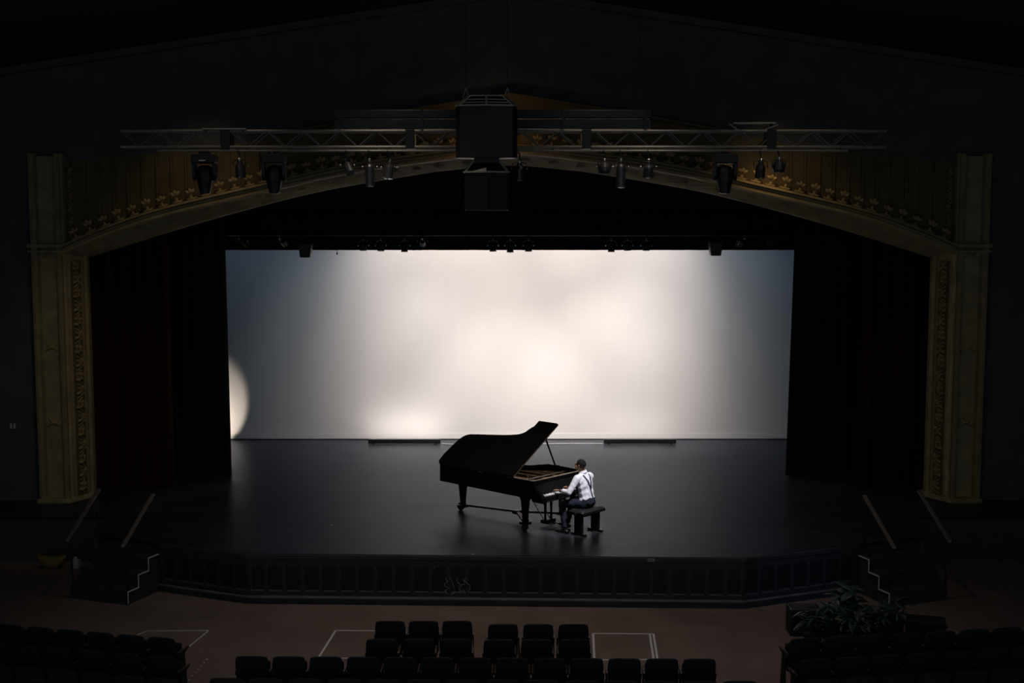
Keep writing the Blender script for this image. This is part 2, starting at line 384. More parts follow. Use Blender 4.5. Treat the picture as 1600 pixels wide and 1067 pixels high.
# little bosses along the arch band
bs = MB().lathe([(0.055, -0.02), (0.06, 0.0), (0.035, 0.025), (0.012, 0.03)], 7)
for a in range(4): bs.lathe([(0.004, -0.04), (0.022, 0), (0.004, 0.04)], 5, (math.cos(a * PI / 2) * 0.07, math.sin(a * PI / 2) * 0.07, 0.01), (0, PI / 2, a * PI / 2))
bsm = bs.mesh('boss', True); bsm.materials.append(MATS['plaster_gold'])
for k in range(3, N - 3, 2):
    a = Vector((AOc[k].x, 25.93, AOc[k].y - 0.17)); b = Vector((AIc[k].x, 26.42, AIc[k].y)); n = Vector((0, b.z - a.z, -(b.y - a.y))).normalized()
    if n.y > 0: n = -n
    c = a.lerp(b, 0.5)
    o = obj('boss', bsm, None, arch, c, n.to_track_quat('Z', 'Y').to_euler())

# pilasters
lf = MB()
for a, l in ((0.6, 1.0), (-0.5, 0.85), (2.2, 0.9), (-2.3, 0.8), (1.4, 0.6)):
    dx, dz = math.sin(a), math.cos(a)
    c = Vector((dx * 0.065 * l, -0.012, dz * 0.07 * l)); px = Vector((dz, 0, -dx))
    L = Vector((dx, 0, dz)) * 0.06 * l
    lf.add([c - L, c + px * 0.032 * l + Vector((0, 0.01, 0)), c + L, c - px * 0.032 * l + Vector((0, 0.01, 0)), c + Vector((0, -0.035, 0))], [(0, 1, 4), (1, 2, 4), (2, 3, 4), (3, 0, 4)])
lf.tube([(-0.05, 0, -0.145), (0.035, -0.02, -0.07), (-0.02, -0.025, 0), (0.04, -0.02, 0.075), (-0.05, 0, 0.145)], 0.013, 5)
lf.lathe([(0.004, -0.02), (0.024, -0.008), (0.024, 0.01), (0.004, 0.022)], 6, (0.05, -0.025, -0.05), (PI / 2, 0, 0))
lfm = lf.mesh('vine_leaf', False); lfm.materials.append(MATS['gilt'])
xr = MB()
for s in (-1, 1):
    xr.tube([(-0.13 * s, 0, 0.11), (-0.05 * s, -0.025, 0.03), (0.0, -0.035, 0.0), (0.06 * s, -0.025, -0.02), (0.15 * s, 0, -0.10)], [0.014, 0.026, 0.03, 0.026, 0.012], 6)
xr.lathe([(0.005, -0.02), (0.045, 0), (0.005, 0.03)], 8, (0, -0.03, 0), (PI / 2, 0, 0))
xrm = xr.mesh('ribbon_cross', True); xrm.materials.append(MATS['gilt'])
for sgn, nm in ((-1, 'left'), (1, 'right')):
    pil = struct('trim_pilaster_' + nm, None); tag(pil, 'tall gilded pilaster at the %s of the stage opening' % nm)
    def plan(pts, z0, z1, name, m='plaster_gold', **k):
        return obj(name, MB().prism([(sgn * x, y) for x, y in pts], z0, z1), m, pil, **k)
    plan([(9.65, 26.1), (9.65, 25.82), (9.62, 25.76), (9.56, 25.74), (9.52, 25.80), (9.50, 25.90), (9.50, 26.1)], 0.0, 7.1, 'outer_moulding')
    plan([(9.50, 26.1), (9.50, 25.93), (9.15, 25.93), (9.15, 26.1)], 0.0, 7.05, 'field_panel')
    plan([(9.15, 26.1), (9.15, 25.88), (9.12, 25.80), (9.06, 25.78), (9.03, 25.84), (9.0, 25.80), (8.97, 25.84), (8.96, 25.9), (8.96, 26.1)], 0.0, 7.1, 'inner_moulding')
    plan([(9.0, 25.88), (8.74, 26.40), (8.74, 26.58), (9.0, 26.58)], 0.0, 5.12, 'splayed_jamb')
    plan([(8.78, 26.34), (8.75, 26.30), (8.70, 26.36), (8.70, 26.52), (8.78, 26.52)], 0.0, 5.03, 'jamb_bead')
    plan([(9.69, 26.1), (9.69, 25.70), (9.02, 25.70), (8.9, 25.9), (8.9, 26.1)], 5.22, 5.30, 'impost', bevel=0.02)
    plan([(9.69, 26.1), (9.69, 25.74), (9.02, 25.74), (8.92, 25.9), (8.92, 26.1)], 5.12, 5.17, 'impost_bead', bevel=0.015)
    plan([(9.67, 26.1), (9.67, 25.71), (9.0, 25.71), (8.68, 26.32), (8.68, 26.6), (9.0, 26.6)], 0.0, 0.10, 'base_block', bevel=0.02)
    gr = Vector((sgn * -0.26, 0.52)).normalized()
    obj('vine_shade_strip', MB().box((0, 0, 2.5), (0.27, 0.012, 4.9)), 'wall_plain', pil, (sgn * 8.869, 26.139, 0), (0, 0, -sgn * R(63.4)))  # dark strip painting the shade pockets behind the vine leaves
    ang = math.atan2(0.54, -0.38)                      # facing of the splayed jamb
    for k in range(17):
        z = 0.28 + k * 0.285
        o = obj('vine_leaf', lfm, None, pil, (sgn * 8.865, 26.14, z), (0, 0, -sgn * R(63.4)))
        o.scale = (1.25 if k % 2 else -1.25, 2.0, 1.05)
    for k in range(6):
        o = obj('vine_leaf', lfm, None, pil, (sgn * 8.86, 25.98, 5.52 + k * 0.245), (0, 0, 0)); o.scale = (0.75 if k % 2 else -0.75, 1, 0.8)
    for z in (3.2, 1.65, 5.06):
        o = obj('ribbon_cross', xrm, None, pil, (sgn * 9.32, 25.93, z)); o.scale = (-sgn, 1, 1 if z < 5 else 0.6)

# side walls and ceiling of the dark house
for sgn, nm in ((-1, 'left'), (1, 'right')):
    wl = struct('wall_' + nm, MB().box((sgn * 11.4, 16.2, 3.8), (0.2, 20.2, 9.5)), 'wall_dark')
cl = struct('ceiling', None)
for sgn in (-1, 1):
    obj('ceiling_slope', MB().add([(0, 6, 10.36), (0, 26.3, 10.36), (sgn * 11.5, 26.3, ceil_z(11.5)), (sgn * 11.5, 6, ceil_z(11.5)), (0, 6, 10.6), (0, 26.3, 10.6), (sgn * 11.5, 26.3, ceil_z(11.5) + .24), (sgn * 11.5, 6, ceil_z(11.5) + .24)], [(0, 1, 2, 3), (4, 7, 6, 5), (0, 4, 5, 1), (1, 5, 6, 2), (2, 6, 7, 3), (3, 7, 4, 0)]), 'ceiling_dark', cl)
    obj('cornice', MB().bar((0, 25.95, ceil_z(0) - 0.1), (sgn * 11.4, 25.95, ceil_z(11.4) - 0.1), 0.16, 0.14), 'wall_dark', cl)
struct('ceiling_stage', MB().box((0, 31.2, 9.6), (24, 9.2, 0.2)), 'ceiling_dark')
struct('wall_stage_back', MB().box((0, 35.0, 4.7), (24, 0.2, 9.6)), 'wall_dark')
for sgn, nm in ((-1, 'left'), (1, 'right')):
    struct('wall_stage_' + nm, MB().box((sgn * 11.9, 30.7, 4.7), (0.2, 8.6, 9.6)), 'wall_dark')

# ---- cloths
def drape(name, label, cat, x0, x1, y, z0, z1, m, amp, pitch, skew=0.0, rz=0, taper=0.0):
    n = int((x1 - x0) / pitch * 8) + 1; mb = MB(); c0 = []; c1 = []; b0 = []; b1 = []
    cx = (x0 + x1) / 2
    for i in range(n + 1):
        t = i / n; x = x0 + (x1 - x0) * t; ph = t * (x1 - x0) / pitch * 2 * PI + 0.6 * math.sin(t * 9)
        yy = amp * math.sin(ph) + amp * 0.4 * math.sin(2.3 * ph + 1)
        xb = x + (skew * t if skew > 0 else skew * (1 - t))
        c0.append((xb - cx, yy * 1.15, z0)); c1.append((x - cx, yy * 0.8, z1)); b0.append((xb - cx, yy * 1.15 + 0.02, z0)); b1.append((x - cx, yy * 0.8 + 0.02, z1))
    mb.loft([c0, c1]); mb.loft([b1, b0]); mb.loft([c1, b1]); mb.loft([b0, c0])
    o = obj(name, mb, m, None, (cx, y, 0), (0, 0, rz), smooth=False)
    for p in o.data.polygons: p.use_smooth = len(p.vertices) == 4 and abs(p.normal.z) < 0.5
    return tag(o, label, cat)
drape('cyclorama', 'white cloth backdrop lit from the front at the back of the stage', 'backdrop', -8.6, 8.6, 33.2, 0.02, 9.485, 'cyc_cloth', 0.005, 1.3)
obj('bottom_pipe', MB().tube([(-8.6, 0.03, 0.07), (8.6, 0.03, 0.07)], 0.025, 8), 'metal_black', bpy.data.objects['cyclorama'])
obj('hem', MB().box((0, -0.016, 0.09), (17.2, 0.004, 0.13)), 'cyc_cloth', bpy.data.objects['cyclorama'])
drape('house_curtain', 'dark red curtain drawn aside beside the left gilded pilaster', 'curtain', -9.1, -7.28, 27.25, 0.0, 9.485, 'velour_red', 0.09, 0.30)
drape('house_curtain', 'dark red curtain drawn aside beside the right gilded pilaster', 'curtain', 7.5, 9.1, 27.25, 0.0, 9.485, 'velour_red', 0.09, 0.30)
drape('masking_curtain', 'black curtain hanging next to the left end of the white backdrop', 'curtain', -8.6, -6.38, 28.6, 0.0, 9.485, 'velour_black', 0.07, 0.32, skew=0.06)
drape('masking_curtain', 'black curtain hanging next to the right end of the white backdrop', 'curtain', 6.42, 8.6, 28.6, 0.0, 9.485, 'velour_black', 0.07, 0.32, skew=-0.16)
drape('masking_curtain', 'black curtain masking the wing behind the left red curtain', 'curtain', -10.4, -7.6, 30.6, 0.0, 9.485, 'velour_black', 0.07, 0.32)
drape('masking_curtain', 'black curtain masking the wing behind the right red curtain', 'curtain', 7.35, 10.4, 30.6, 0.0, 9.485, 'velour_black', 0.07, 0.32)
drape('black_border', 'black cloth border hanging across the top of the white backdrop', 'curtain', -10.5, 10.5, 29.75, 5.06, 9.485, 'velour_black', 0.03, 0.5)
drape('black_border', 'black cloth border hanging just behind the peak of the arch', 'curtain', -9.2, 9.2, 27.75, 6.0, 9.485, 'velour_black', 0.04, 0.5)

# ================================================================== PIANO (local x = bass to treble, y = keyboard to tail)
PA = R(47); PO = Vector((0.43, 23.15, 0))
def pw(x, y, z=0.0): return Vector((PO.x + x * math.cos(PA) - y * math.sin(PA), PO.y + x * math.sin(PA) + y * math.cos(PA), z))
piano = thing('grand_piano', 'black concert grand piano with raised lid at centre stage', 'piano', PO, PA)
ctl = [(1.51, 1.00), (1.44, 1.05), (1.28, 1.06), (1.17, 1.10), (1.09, 1.20), (1.03, 1.40), (0.98, 1.68), (0.94, 1.95), (0.90, 2.22), (0.86, 2.40), (0.76, 2.50), (0.60, 2.54)]
bent = [tuple(p) for p in smoothcurve([(1.51, 0.92)] + ctl[2:], 26)]
outline = [(0.0, 0.0), (1.48, 0.0)] + [(1.51, 0.6)] + bent + [(0.25, 2.55), (0.06, 2.53), (0.0, 2.48)]
def inset(poly, d):
    n = len(poly); out = []
    for i in range(n):
        a = Vector(poly[i - 1]); b = Vector(poly[i]); c = Vector(poly[(i + 1) % n])
        n1 = Vector((-(b - a).y, (b - a).x)).normalized(); n2 = Vector((-(c - b).y, (c - b).x)).normalized()
        m = (n1 + n2); m.normalize(); out.append(tuple(b + m * d / max(0.5, m.dot(n1))))
    return out
inn = inset(outline, 0.055)
def ring(o, i, z0, z1):
    mb = MB(); n = len(o)
    vs = [(x, y, z) for z in (z0, z1) for p in (o, i) for x, y in p]
    fs = []
    for k in range(n):
        j = (k + 1) % n
        fs += [(k, j, 2 * n + j, 2 * n + k), (n + j, n + k, 3 * n + k, 3 * n + j), (2 * n + k, 2 * n + j, 3 * n + j, 3 * n + k), (j, k, n + k, n + j)]
    return mb.add(vs, fs)
obj('rim', ring(outline, inn, 0.66, 1.0), 'ebony', piano, bevel=0.006)
obj('bottom_board', MB().prism(inset(outline, 0.05), 0.67, 0.70), 'ebony_satin', piano)
for x0, y0, x1, y1 in ((0.1, 0.3, 0.75, 2.3), (1.4, 0.3, 0.75, 2.3), (0.1, 1.2, 1.0, 1.2)):
    obj('back_post', MB().bar((x0, y0, 0.67), (x1, y1, 0.67), 0.09, 0.07), 'ebony_satin', piano)
sb = obj('soundboard', MB().prism(inset(outline, 0.052), 0.80, 0.815), 'soundboard', piano)
plate = obj('iron_plate', ring(inset(outline, 0.06), inset(outline, 0.17), 0.86, 0.885), 'plate_gold', piano, bevel=0.005)
obj('pin_block', MB().box((0.755, 0.22, 0.872), (1.38, 0.20, 0.03)), 'plate_gold', plate)
for k, (x0, x1) in enumerate(((0.35, 0.22), (0.68, 0.52), (0.98, 0.74), (1.22, 0.90))):
    ye = 2.35 if k < 2 else (2.05 if k == 2 else 1.28)
    obj('plate_strut', MB().bar((x0, 0.3, 0.905), (x1, ye, 0.905), 0.028, 0.05), 'plate_gold', plate)
st = MB()
for k in range(60):
    t = k / 59; x = 0.12 + 1.28 * t; L = 2.25 - 1.9 * t ** 0.75
    st.bar((x, 0.25, 0.89), (x - 0.12 * (1 - t), 0.25 + L, 0.89), 0.004, 0.004)
tag(obj('strings', st, 'brass', piano), kind='stuff')
pn = MB()
for k in range(80):
    for r in range(3): pn.box((0.12 + 1.28 * k / 79 + r * 0.004, 0.17 + 0.04 * r, 0.895), (0.007, 0.007, 0.03))
tag(obj('tuning_pins', pn, 'steel', plate), kind='stuff')
obj('damper_rail', MB().box((0.755, 0.40, 0.93), (1.30, 0.05, 0.025)), 'ebony', piano)
obj('front_case', MB().box((0.74, 0.025, 0.83), (1.38, 0.05, 0.33)), 'ebony', piano, bevel=0.006)
obj('case_edge', MB().box((0.74, 0.03, 1.001), (1.42, 0.028, 0.006)), 'lid_edge', piano)
obj('inner_edge', MB().box((0.035, 0.28, 1.001), (0.02, 0.50, 0.006)), 'lid_edge', piano)
obj('desk_prop', MB().bar((0.12, 0.16, 0.93), (0.10, 0.26, 1.08), 0.018, 0.012), 'lid_edge', piano)
# keyboard end
obj('keybed', MB().box((0.74, -0.07, 0.645), (1.46, 0.24, 0.07)), 'ebony', piano, bevel=0.01)
for x in (0.035, 1.445):
    arm = MB(); pr = [(-0.20, 0.66), (-0.20, 0.73), (-0.18, 0.78), (-0.12, 0.81), (-0.05, 0.84), (-0.01, 0.95), (0.0, 1.0), (0.06, 1.0), (0.06, 0.66)]
    n = len(pr); xs = (x - 0.035, x + 0.035)
    arm.add([(xx, y, z) for xx in xs for y, z in pr], [tuple(range(n)), tuple(range(2 * n - 1, n - 1, -1))] + [(i, (i + 1) % n, n + (i + 1) % n, n + i) for i in range(n)])
    obj('cheek', arm, 'ebony', piano, bevel=0.008)
obj('keyslip', MB().box((0.74, -0.188, 0.70), (1.32, 0.022, 0.05)), 'ebony', piano, bevel=0.004)
obj('fallboard', MB().box((0.74, -0.012, 0.83), (1.33, 0.022, 0.19), (R(-5), 0, 0)), 'ebony', piano, bevel=0.006)
for x in (0.085, 1.395): obj('key_block', MB().box((x, -0.09, 0.735), (0.035, 0.18, 0.045)), 'ebony', piano, bevel=0.005)
wk = MB(); bk = MB(); kw = 1.265 / 52; x0 = 0.74 - 1.265 / 2
for k in range(52):
    wk.box((x0 + kw * (k + 0.5), -0.100, 0.738), (kw - 0.0012, 0.155, 0.018))
    if k < 51 and (k % 7) in (0, 2, 3, 5, 6): bk.box((x0 + kw * (k + 1), -0.070, 0.753), (0.011, 0.095, 0.014))
tag(part(obj('white_keys', wk, 'ivory', piano), 'row of white keys'), kind='stuff'); tag(part(obj('black_keys', bk, 'ebony', piano), 'row of black keys'), kind='stuff')
# lid, opened 33 degrees about the bass side
LT = R(33)
lid = obj('lid', None, None, piano, (0, 0, 1.012), (0, -LT, 0))
lid_out = [(-0.015, 0.50), (1.525, 0.50)] + [(x + 0.012, y) for x, y in [(1.51, 0.7)] + bent] + [(0.25, 2.565), (0.05, 2.54), (-0.015, 2.48)]
lm = MB().prism(lid_out, 0.0, 0.022).mesh('lid_board'); lm.materials.append(MATS['ebony_satin'])
bpy.data.objects.remove(lid)
lid = obj('lid', lm, None, piano, (0, 0, 1.012), (0, -LT, 0), bevel=0.004)
obj('lid_flap', MB().box((0.755, 0.745, 0.034), (1.53, 0.475, 0.020)), 'ebony_satin', lid, bevel=0.004)
obj('lid_front_edge', MB().box((0.755, 0.4975, 0.011), (1.52, 0.010, 0.018)), 'lid_edge', lid)  # pale strip painting the lit glint along the lid's front edge
for y in (0.62, 1.35, 2.1): obj('lid_hinge', MB().box((-0.012, y, -0.006), (0.03, 0.09, 0.012)), 'brass', lid)
for x in (0.3, 1.2): obj('flap_hinge', MB().box((x, 0.503, 0.026), (0.06, 0.016, 0.008)), 'brass', lid)
obj('lid_prop', MB().bar((1.47, 0.74, 0.97), (1.14 * math.cos(LT), 0.56, 1.012 + 1.14 * math.sin(LT)), 0.026, 0.02), 'ebony', piano)
obj('prop_short', MB().bar((1.44, 0.86, 0.99), (1.44, 0.62, 1.01), 0.02, 0.015), 'ebony', piano)
# legs on a three armed dolly
def leg(x, y, name='leg'):
    p = [(0.055, 0.12), (0.058, 0.16), (0.048, 0.19), (0.056, 0.32), (0.072, 0.54), (0.085, 0.60), (0.10, 0.62), (0.10, 0.67)]
    mb = MB(); vs = []; fs = []; n = 4
    for r, z in p:
        for k in range(4): a = PI / 4 + k * PI / 2; vs.append((x + r * 1.25 * math.cos(a), y + r * 1.25 * math.sin(a), z))
    for i in range(len(p) - 1):
        for k in range(4): fs.append((i * 4 + k, i * 4 + (k + 1) % 4, i * 4 + 4 + (k + 1) % 4, i * 4 + 4 + k))
    fs += [(3, 2, 1, 0), tuple(len(p) * 4 - 4 + k for k in range(4))]
    return obj(name, mb.add(vs, fs), 'ebony', piano, bevel=0.008)
LEGS = [(0.24, 0.42), (1.30, 0.42), (0.44, 2.28)]
for i, (x, y) in enumerate(LEGS):
    l = leg(x, y)
    cup = obj('dolly_cup', MB().box((x, y, 0.115), (0.17, 0.17, 0.05)), 'metal_black', piano, bevel=0.008)
    dx, dy = [(-0.10, -0.08), (0.10, -0.08), (0.06, 0.12)][i]
    wheel = MB().lathe([(0.02, -0.028), (0.062, -0.028), (0.068, -0.018), (0.068, 0.018), (0.062, 0.028), (0.02, 0.028)], 16, (x + dx, y + dy, 0.068), (0, PI / 2, [0.6, -0.6, 0.2][i]))
    obj('caster', wheel, 'metal_black', cup, smooth=False)
    obj('caster_fork', MB().box((x + dx, y + dy, 0.13), (0.08, 0.06, 0.05)), 'metal_black', cup, bevel=0.006)
hub = (0.66, 1.02, 0.17)
for x, y in LEGS: obj('dolly_arm', MB().bar((x, y, 0.14 if y > 1 else 0.12), hub, 0.07, 0.04), 'metal_black', piano, bevel=0.004)
obj('dolly_hub', MB().lathe([(0.09, 0.13), (0.10, 0.15), (0.10, 0.19), (0.09, 0.20)], 12, (hub[0], hub[1], 0)), 'metal_black', piano)
# pedal lyre
lyre = obj('pedal_lyre', MB().box((0.755, 0.30, 0.09), (0.30, 0.14, 0.07)), 'ebony', piano, bevel=0.012)
for x in (0.67, 0.84):
    obj('lyre_post', MB().tube([(x, 0.30, 0.12), (x, 0.30, 0.22), (x, 0.30, 0.5), (x, 0.30, 0.67)], [0.028, 0.02, 0.03, 0.03], 10), 'ebony', lyre, smooth=True)
    obj('lyre_brace', MB().tube([(x, 0.34, 0.12), (x + (0.06 if x > .7 else -0.06), 0.75, 0.66)], 0.009, 6), 'steel', lyre)
for x in (0.67, 0.755, 0.84): obj('pedal', MB().box((x, 0.19, 0.055), (0.035, 0.14, 0.014), (R(-5), 0, 0)), 'brass', lyre, bevel=0.004)
obj('lyre_top', MB().box((0.755, 0.30, 0.655), (0.32, 0.13, 0.04)), 'ebony', lyre, bevel=0.008)

# ================================================================== BENCH
BC = pw(0.80, -0.62)
bench = thing('piano_bench', 'black padded piano bench under the seated pianist', 'bench', BC, PA)
obj('seat_frame', MB().box((0, 0, 0.415), (0.66, 0.34, 0.05)), 'ebony', bench, bevel=0.006)
cu = MB(); nx, ny = 34, 18
g0 = []
for j in range(ny + 1):
    row = []
    for i in range(nx + 1):
        x = -0.335 + 0.67 * i / nx; y = -0.175 + 0.35 * j / ny
        e = min(1, min(i, nx - i) / 2.5) ** 0.5 * min(1, min(j, ny - j) / 2.5) ** 0.5
        tuft = 0.010 * (abs(math.sin(PI * (x / 0.11 + 0.5))) * abs(math.sin(PI * (y / 0.11 + 0.5)))) ** 0.4
        row.append((x, y, 0.44 + 0.038 * e + tuft * e))
    g0.append(row)
cu.loft(g0); obj('cushion', cu, 'leather_black', bench, smooth=True)
for a in range(-2, 3):
    for b in (-1, 0, 1): obj('button', MB().lathe([(0.001, 0.0), (0.009, 0.001), (0.006, 0.005)], 8, (a * 0.11, b * 0.11, 0.479)), 'leather_black', bench)
for s in (-1, 1):
    lg = obj('leg', MB().box((s * 0.24, 0, 0.22), (0.045, 0.19, 0.36)), 'ebony', bench, bevel=0.005)
    obj('foot', MB().box((s * 0.24, 0, 0.02), (0.06, 0.34, 0.04)), 'ebony', lg, bevel=0.006)
    obj('knob', MB().lathe([(0.012, 0), (0.03, 0.01), (0.03, 0.03), (0.02, 0.035)], 12, (s * 0.335, 0, 0.41), (0, s * PI / 2, 0)), 'ebony', bench)
obj('stretcher', MB().box((0, 0, 0.34), (0.44, 0.05, 0.045)), 'ebony', bench, bevel=0.004)

# ================================================================== PIANIST (local y = facing the keyboard)
def blob(name, balls, voxel, m, parent, smooth_it=4, cut=None, disp=None):
    """balls: chains of (x,y,z, rx,ry,rz); spheres are swept along every chain and fused into one skin"""
    bm = bmesh.new()
    for ch in balls:
        for (a, b) in zip(ch, ch[1:] if len(ch) > 1 else ch):
            pa, pb = Vector(a[:3]), Vector(b[:3]); ra, rb = Vector(a[3:]), Vector(b[3:])
            n = max(1, int((pb - pa).length / (0.28 * min(min(ra), min(rb)))))
            for k in range(n + 1):
                t = k / n; p = pa.lerp(pb, t); r = ra.lerp(rb, t)
                bmesh.ops.create_icosphere(bm, subdivisions=2, radius=1, matrix=Matrix.Translation(p) @ Matrix.Diagonal((*r, 1)))
                if len(ch) == 1: break
    me = bpy.data.meshes.new('tmp'); bm.to_mesh(me); bm.free()
    o = bpy.data.objects.new('tmp', me); COL.objects.link(o)
    r = o.modifiers.new('r', 'REMESH'); r.mode = 'VOXEL'; r.voxel_size = voxel
    s = o.modifiers.new('s', 'SMOOTH'); s.iterations = smooth_it; s.factor = 0.5
    dg = bpy.context.evaluated_depsgraph_get(); dg.update()
    out = bpy.data.meshes.new_from_object(o.evaluated_get(dg)); out.name = name
    bpy.data.objects.remove(o); bpy.data.meshes.remove(me)
    if cut or disp:
        bm = bmesh.new(); bm.from_mesh(out)
        for co, no in (cut or []):
            bmesh.ops.bisect_plane(bm, geom=bm.verts[:] + bm.edges[:] + bm.faces[:], plane_co=co, plane_no=no, clear_outer=True)
        if disp:
            bm.normal_update()
            for v in bm.verts: v.co += v.normal * disp(v.co)
        bm.to_mesh(out); bm.free()
    for p in out.polygons: p.use_smooth = True
    out.materials.clear(); out.materials.append(MATS[m])
    return obj(name, out, None, parent)
def s3(p, r): return (*p, r, r, r)
HIP = 0.575
hipL, hipR = (-0.10, 0.0, 0.57), (0.10, 0.0, 0.57)
kneeL, kneeR = (-0.29, 0.37, 0.545), (0.10, 0.43, 0.555)
ankL, ankR = (-0.30, 0.28, 0.10), (0.03, 0.50, 0.11)
shL, shR = (-0.205, 0.080, 1.040), (0.175, 0.080, 1.035)
elL, elR = (-0.365, 0.135, 0.80), (0.265, 0.16, 0.79)
wrL, wrR = (-0.375, 0.335, 0.81), (-0.02, 0.375, 0.815)
neck = (-0.025, 0.085, 1.125); head = Vector((-0.055, 0.125, 1.262))
HR = Euler((R(8), R(-4), R(8))).to_matrix()              # bowed and turned a little to the left
def hp(x, y, z): return tuple(head + HR @ Vector((x, y, z)))
skull = [[(*hp(0, -0.018, 0.028), 0.074, 0.090, 0.088)], [(*hp(0, 0.02, -0.02), 0.066, 0.072, 0.085)],
         [(*hp(0, 0.035, -0.068), 0.046, 0.046, 0.036), (*hp(0, 0.062, -0.088), 0.026, 0.024, 0.022)],
         [s3(hp(0, 0.088, 0.018), 0.010), s3(hp(0, 0.108, -0.022), 0.015)],
         [s3(hp(-0.018, 0.092, -0.028), 0.010), s3(hp(0.018, 0.092, -0.028), 0.010)],
         [s3(hp(-0.028, 0.082, -0.055), 0.011), s3(hp(0, 0.093, -0.052), 0.012), s3(hp(0.028, 0.082, -0.055), 0.011)],
         [s3(hp(-0.045, 0.075, 0.035), 0.012), s3(hp(0.045, 0.075, 0.035), 0.012)]]
for s in (-1, 1):
    skull.append([(*hp(s * 0.078, -0.012, 0.02), 0.009, 0.018, 0.018), (*hp(s * 0.076, -0.004, -0.03), 0.008, 0.011, 0.012)])
    skull.append([s3(hp(s * 0.05, 0.05, -0.02), 0.024), s3(hp(s * 0.05, 0.03, -0.055), 0.024)])
def hand(wr, fwd, side):
    """palm down hand: palm, four unequal bent fingers and a thumb leaving the palm's inner side"""
    w_ = Vector(wr); f = Vector(fwd).normalized(); x = f.cross(Vector((0, 0, 1))).normalized(); up = x.cross(f)
    def P(a, b, c): return tuple(w_ + x * a + f * b + up * c)
    ch = [[(*P(0, 0, 0), 0.024, 0.024, 0.020), (*P(0, 0.04, 0.004), 0.032, 0.032, 0.016), (*P(0, 0.085, 0.006), 0.036, 0.030, 0.014)],
          [s3(P(-0.03, 0.085, 0.006), 0.0115), s3(P(0.03, 0.085, 0.006), 0.0115)]]
    for k, (a, L) in enumerate(((-0.031, 0.060), (-0.0105, 0.074), (0.0105, 0.072), (0.031, 0.056))):
        if side > 0: L = (0.056, 0.072, 0.074, 0.060)[::-1][k]
        a2 = a * 1.28
        ch.append([s3(P(a, 0.09, 0.008), 0.0098), s3(P(a2, 0.09 + L * 0.45, 0.014), 0.0088), s3(P(a2, 0.09 + L * 0.8, -0.004), 0.0080), s3(P(a2, 0.09 + L * 0.95, -0.026), 0.0068)])
    t = -side
    ch.append([s3(P(t * 0.022, 0.025, -0.004), 0.014), s3(P(t * 0.047, 0.058, -0.012), 0.0115), s3(P(t * 0.055, 0.092, -0.022), 0.0092)])
    return ch
body = skull + [[(*neck, 0.055, 0.058, 0.05), (*hp(0, -0.02, -0.06), 0.052, 0.055, 0.05)],
    [(0, 0.0, 0.60, 0.150, 0.105, 0.10), (0, 0.025, 0.78, 0.13, 0.09, 0.10), (-0.01, 0.055, 0.96, 0.16, 0.095, 0.11), (-0.015, 0.075, 1.065, 0.13, 0.075, 0.06)],
    [s3(shL, 0.052), s3(elL, 0.037), s3(wrL, 0.026)], [s3(shR, 0.052), s3(elR, 0.037), s3(wrR, 0.026)],
    [s3(hipL, 0.078), s3(kneeL, 0.052), s3(ankL, 0.036)], [s3(hipR, 0.078), s3(kneeR, 0.052), s3(ankR, 0.036)],
    [s3((ankL[0], ankL[1] - 0.03, 0.05), 0.030), s3((ankL[0] - 0.03, ankL[1] + 0.15, 0.035), 0.028)],
    [s3((ankR[0], ankR[1] - 0.03, 0.05), 0.030), s3((ankR[0], ankR[1] + 0.15, 0.06), 0.028)]]
body += hand(wrL, (-0.06, 1, -0.12), -1) + hand(wrR, (-0.35, 1, -0.12), 1)
person = blob('person', body, 0.0046, 'skin', None, 3)
person.location = BC; person.rotation_euler = (0, 0, PA)
tag(person, 'pianist in white shirt and braces seated at the grand piano, hands on the keys', 'person')
# shirt, sleeves rolled to below the elbow
def fold(co):
    k = 0.35 if abs(co.x) > 0.2 else 1.0
    return k * (0.0045 * math.sin(co.z * 52 + co.x * 25 + 3 * math.sin(co.x * 21)) * math.sin(co.x * 18 + co.y * 9 + 1) + 0.003 * math.sin(co.z * 31 - co.x * 44))
cL = Vector(elL).lerp(Vector(wrL), 0.62); cR = Vector(elR).lerp(Vector(wrR), 0.62)
shirt_b = [[(0, 0.0, 0.62, 0.178, 0.128, 0.06), (0, 0.015, 0.70, 0.176, 0.124, 0.08), (-0.005, 0.035, 0.80, 0.174, 0.120, 0.10), (-0.01, 0.055, 0.95, 0.192, 0.124, 0.11), (-0.015, 0.075, 1.05, 0.172, 0.098, 0.07), (-0.02, 0.080, 1.10, 0.10, 0.075, 0.045)],
    [s3(shL, 0.072), s3(Vector(shL).lerp(Vector(elL), 0.5), 0.062), s3(elL, 0.056), s3(cL, 0.046)],
    [s3(shR, 0.072), s3(Vector(shR).lerp(Vector(elR), 0.5), 0.062), s3(elR, 0.056), s3(cR, 0.046)],
    [s3(shL, 0.068), (-0.06, 0.075, 1.09, 0.05, 0.06, 0.042)], [s3(shR, 0.068), (0.02, 0.075, 1.09, 0.05, 0.06, 0.042)],
    [s3(cL, 0.050), s3(Vector(elL).lerp(Vector(wrL), 0.48), 0.050)], [s3(cR, 0.050), s3(Vector(elR).lerp(Vector(wrR), 0.48), 0.050)]]
shirt = blob('shirt', shirt_b, 0.0075, 'shirt_white', person, 3, disp=fold)
part(shirt, 'white shirt with rolled sleeves')
collar = MB()
nk = Vector(neck); cax = (head - nk).normalized(); ca = cax.cross(Vector((0, 1, 0))).normalized(); cb = cax.cross(ca)
rings = []
for (rr, h) in ((0.066, -0.012), (0.064, 0.03), (0.070, 0.026), (0.080, -0.016)):
    rings.append([tuple(nk + cax * (h + 0.012) + ca * rr * math.cos(k * PI / 12) + cb * rr * 1.05 * math.sin(k * PI / 12)) for k in range(25)])
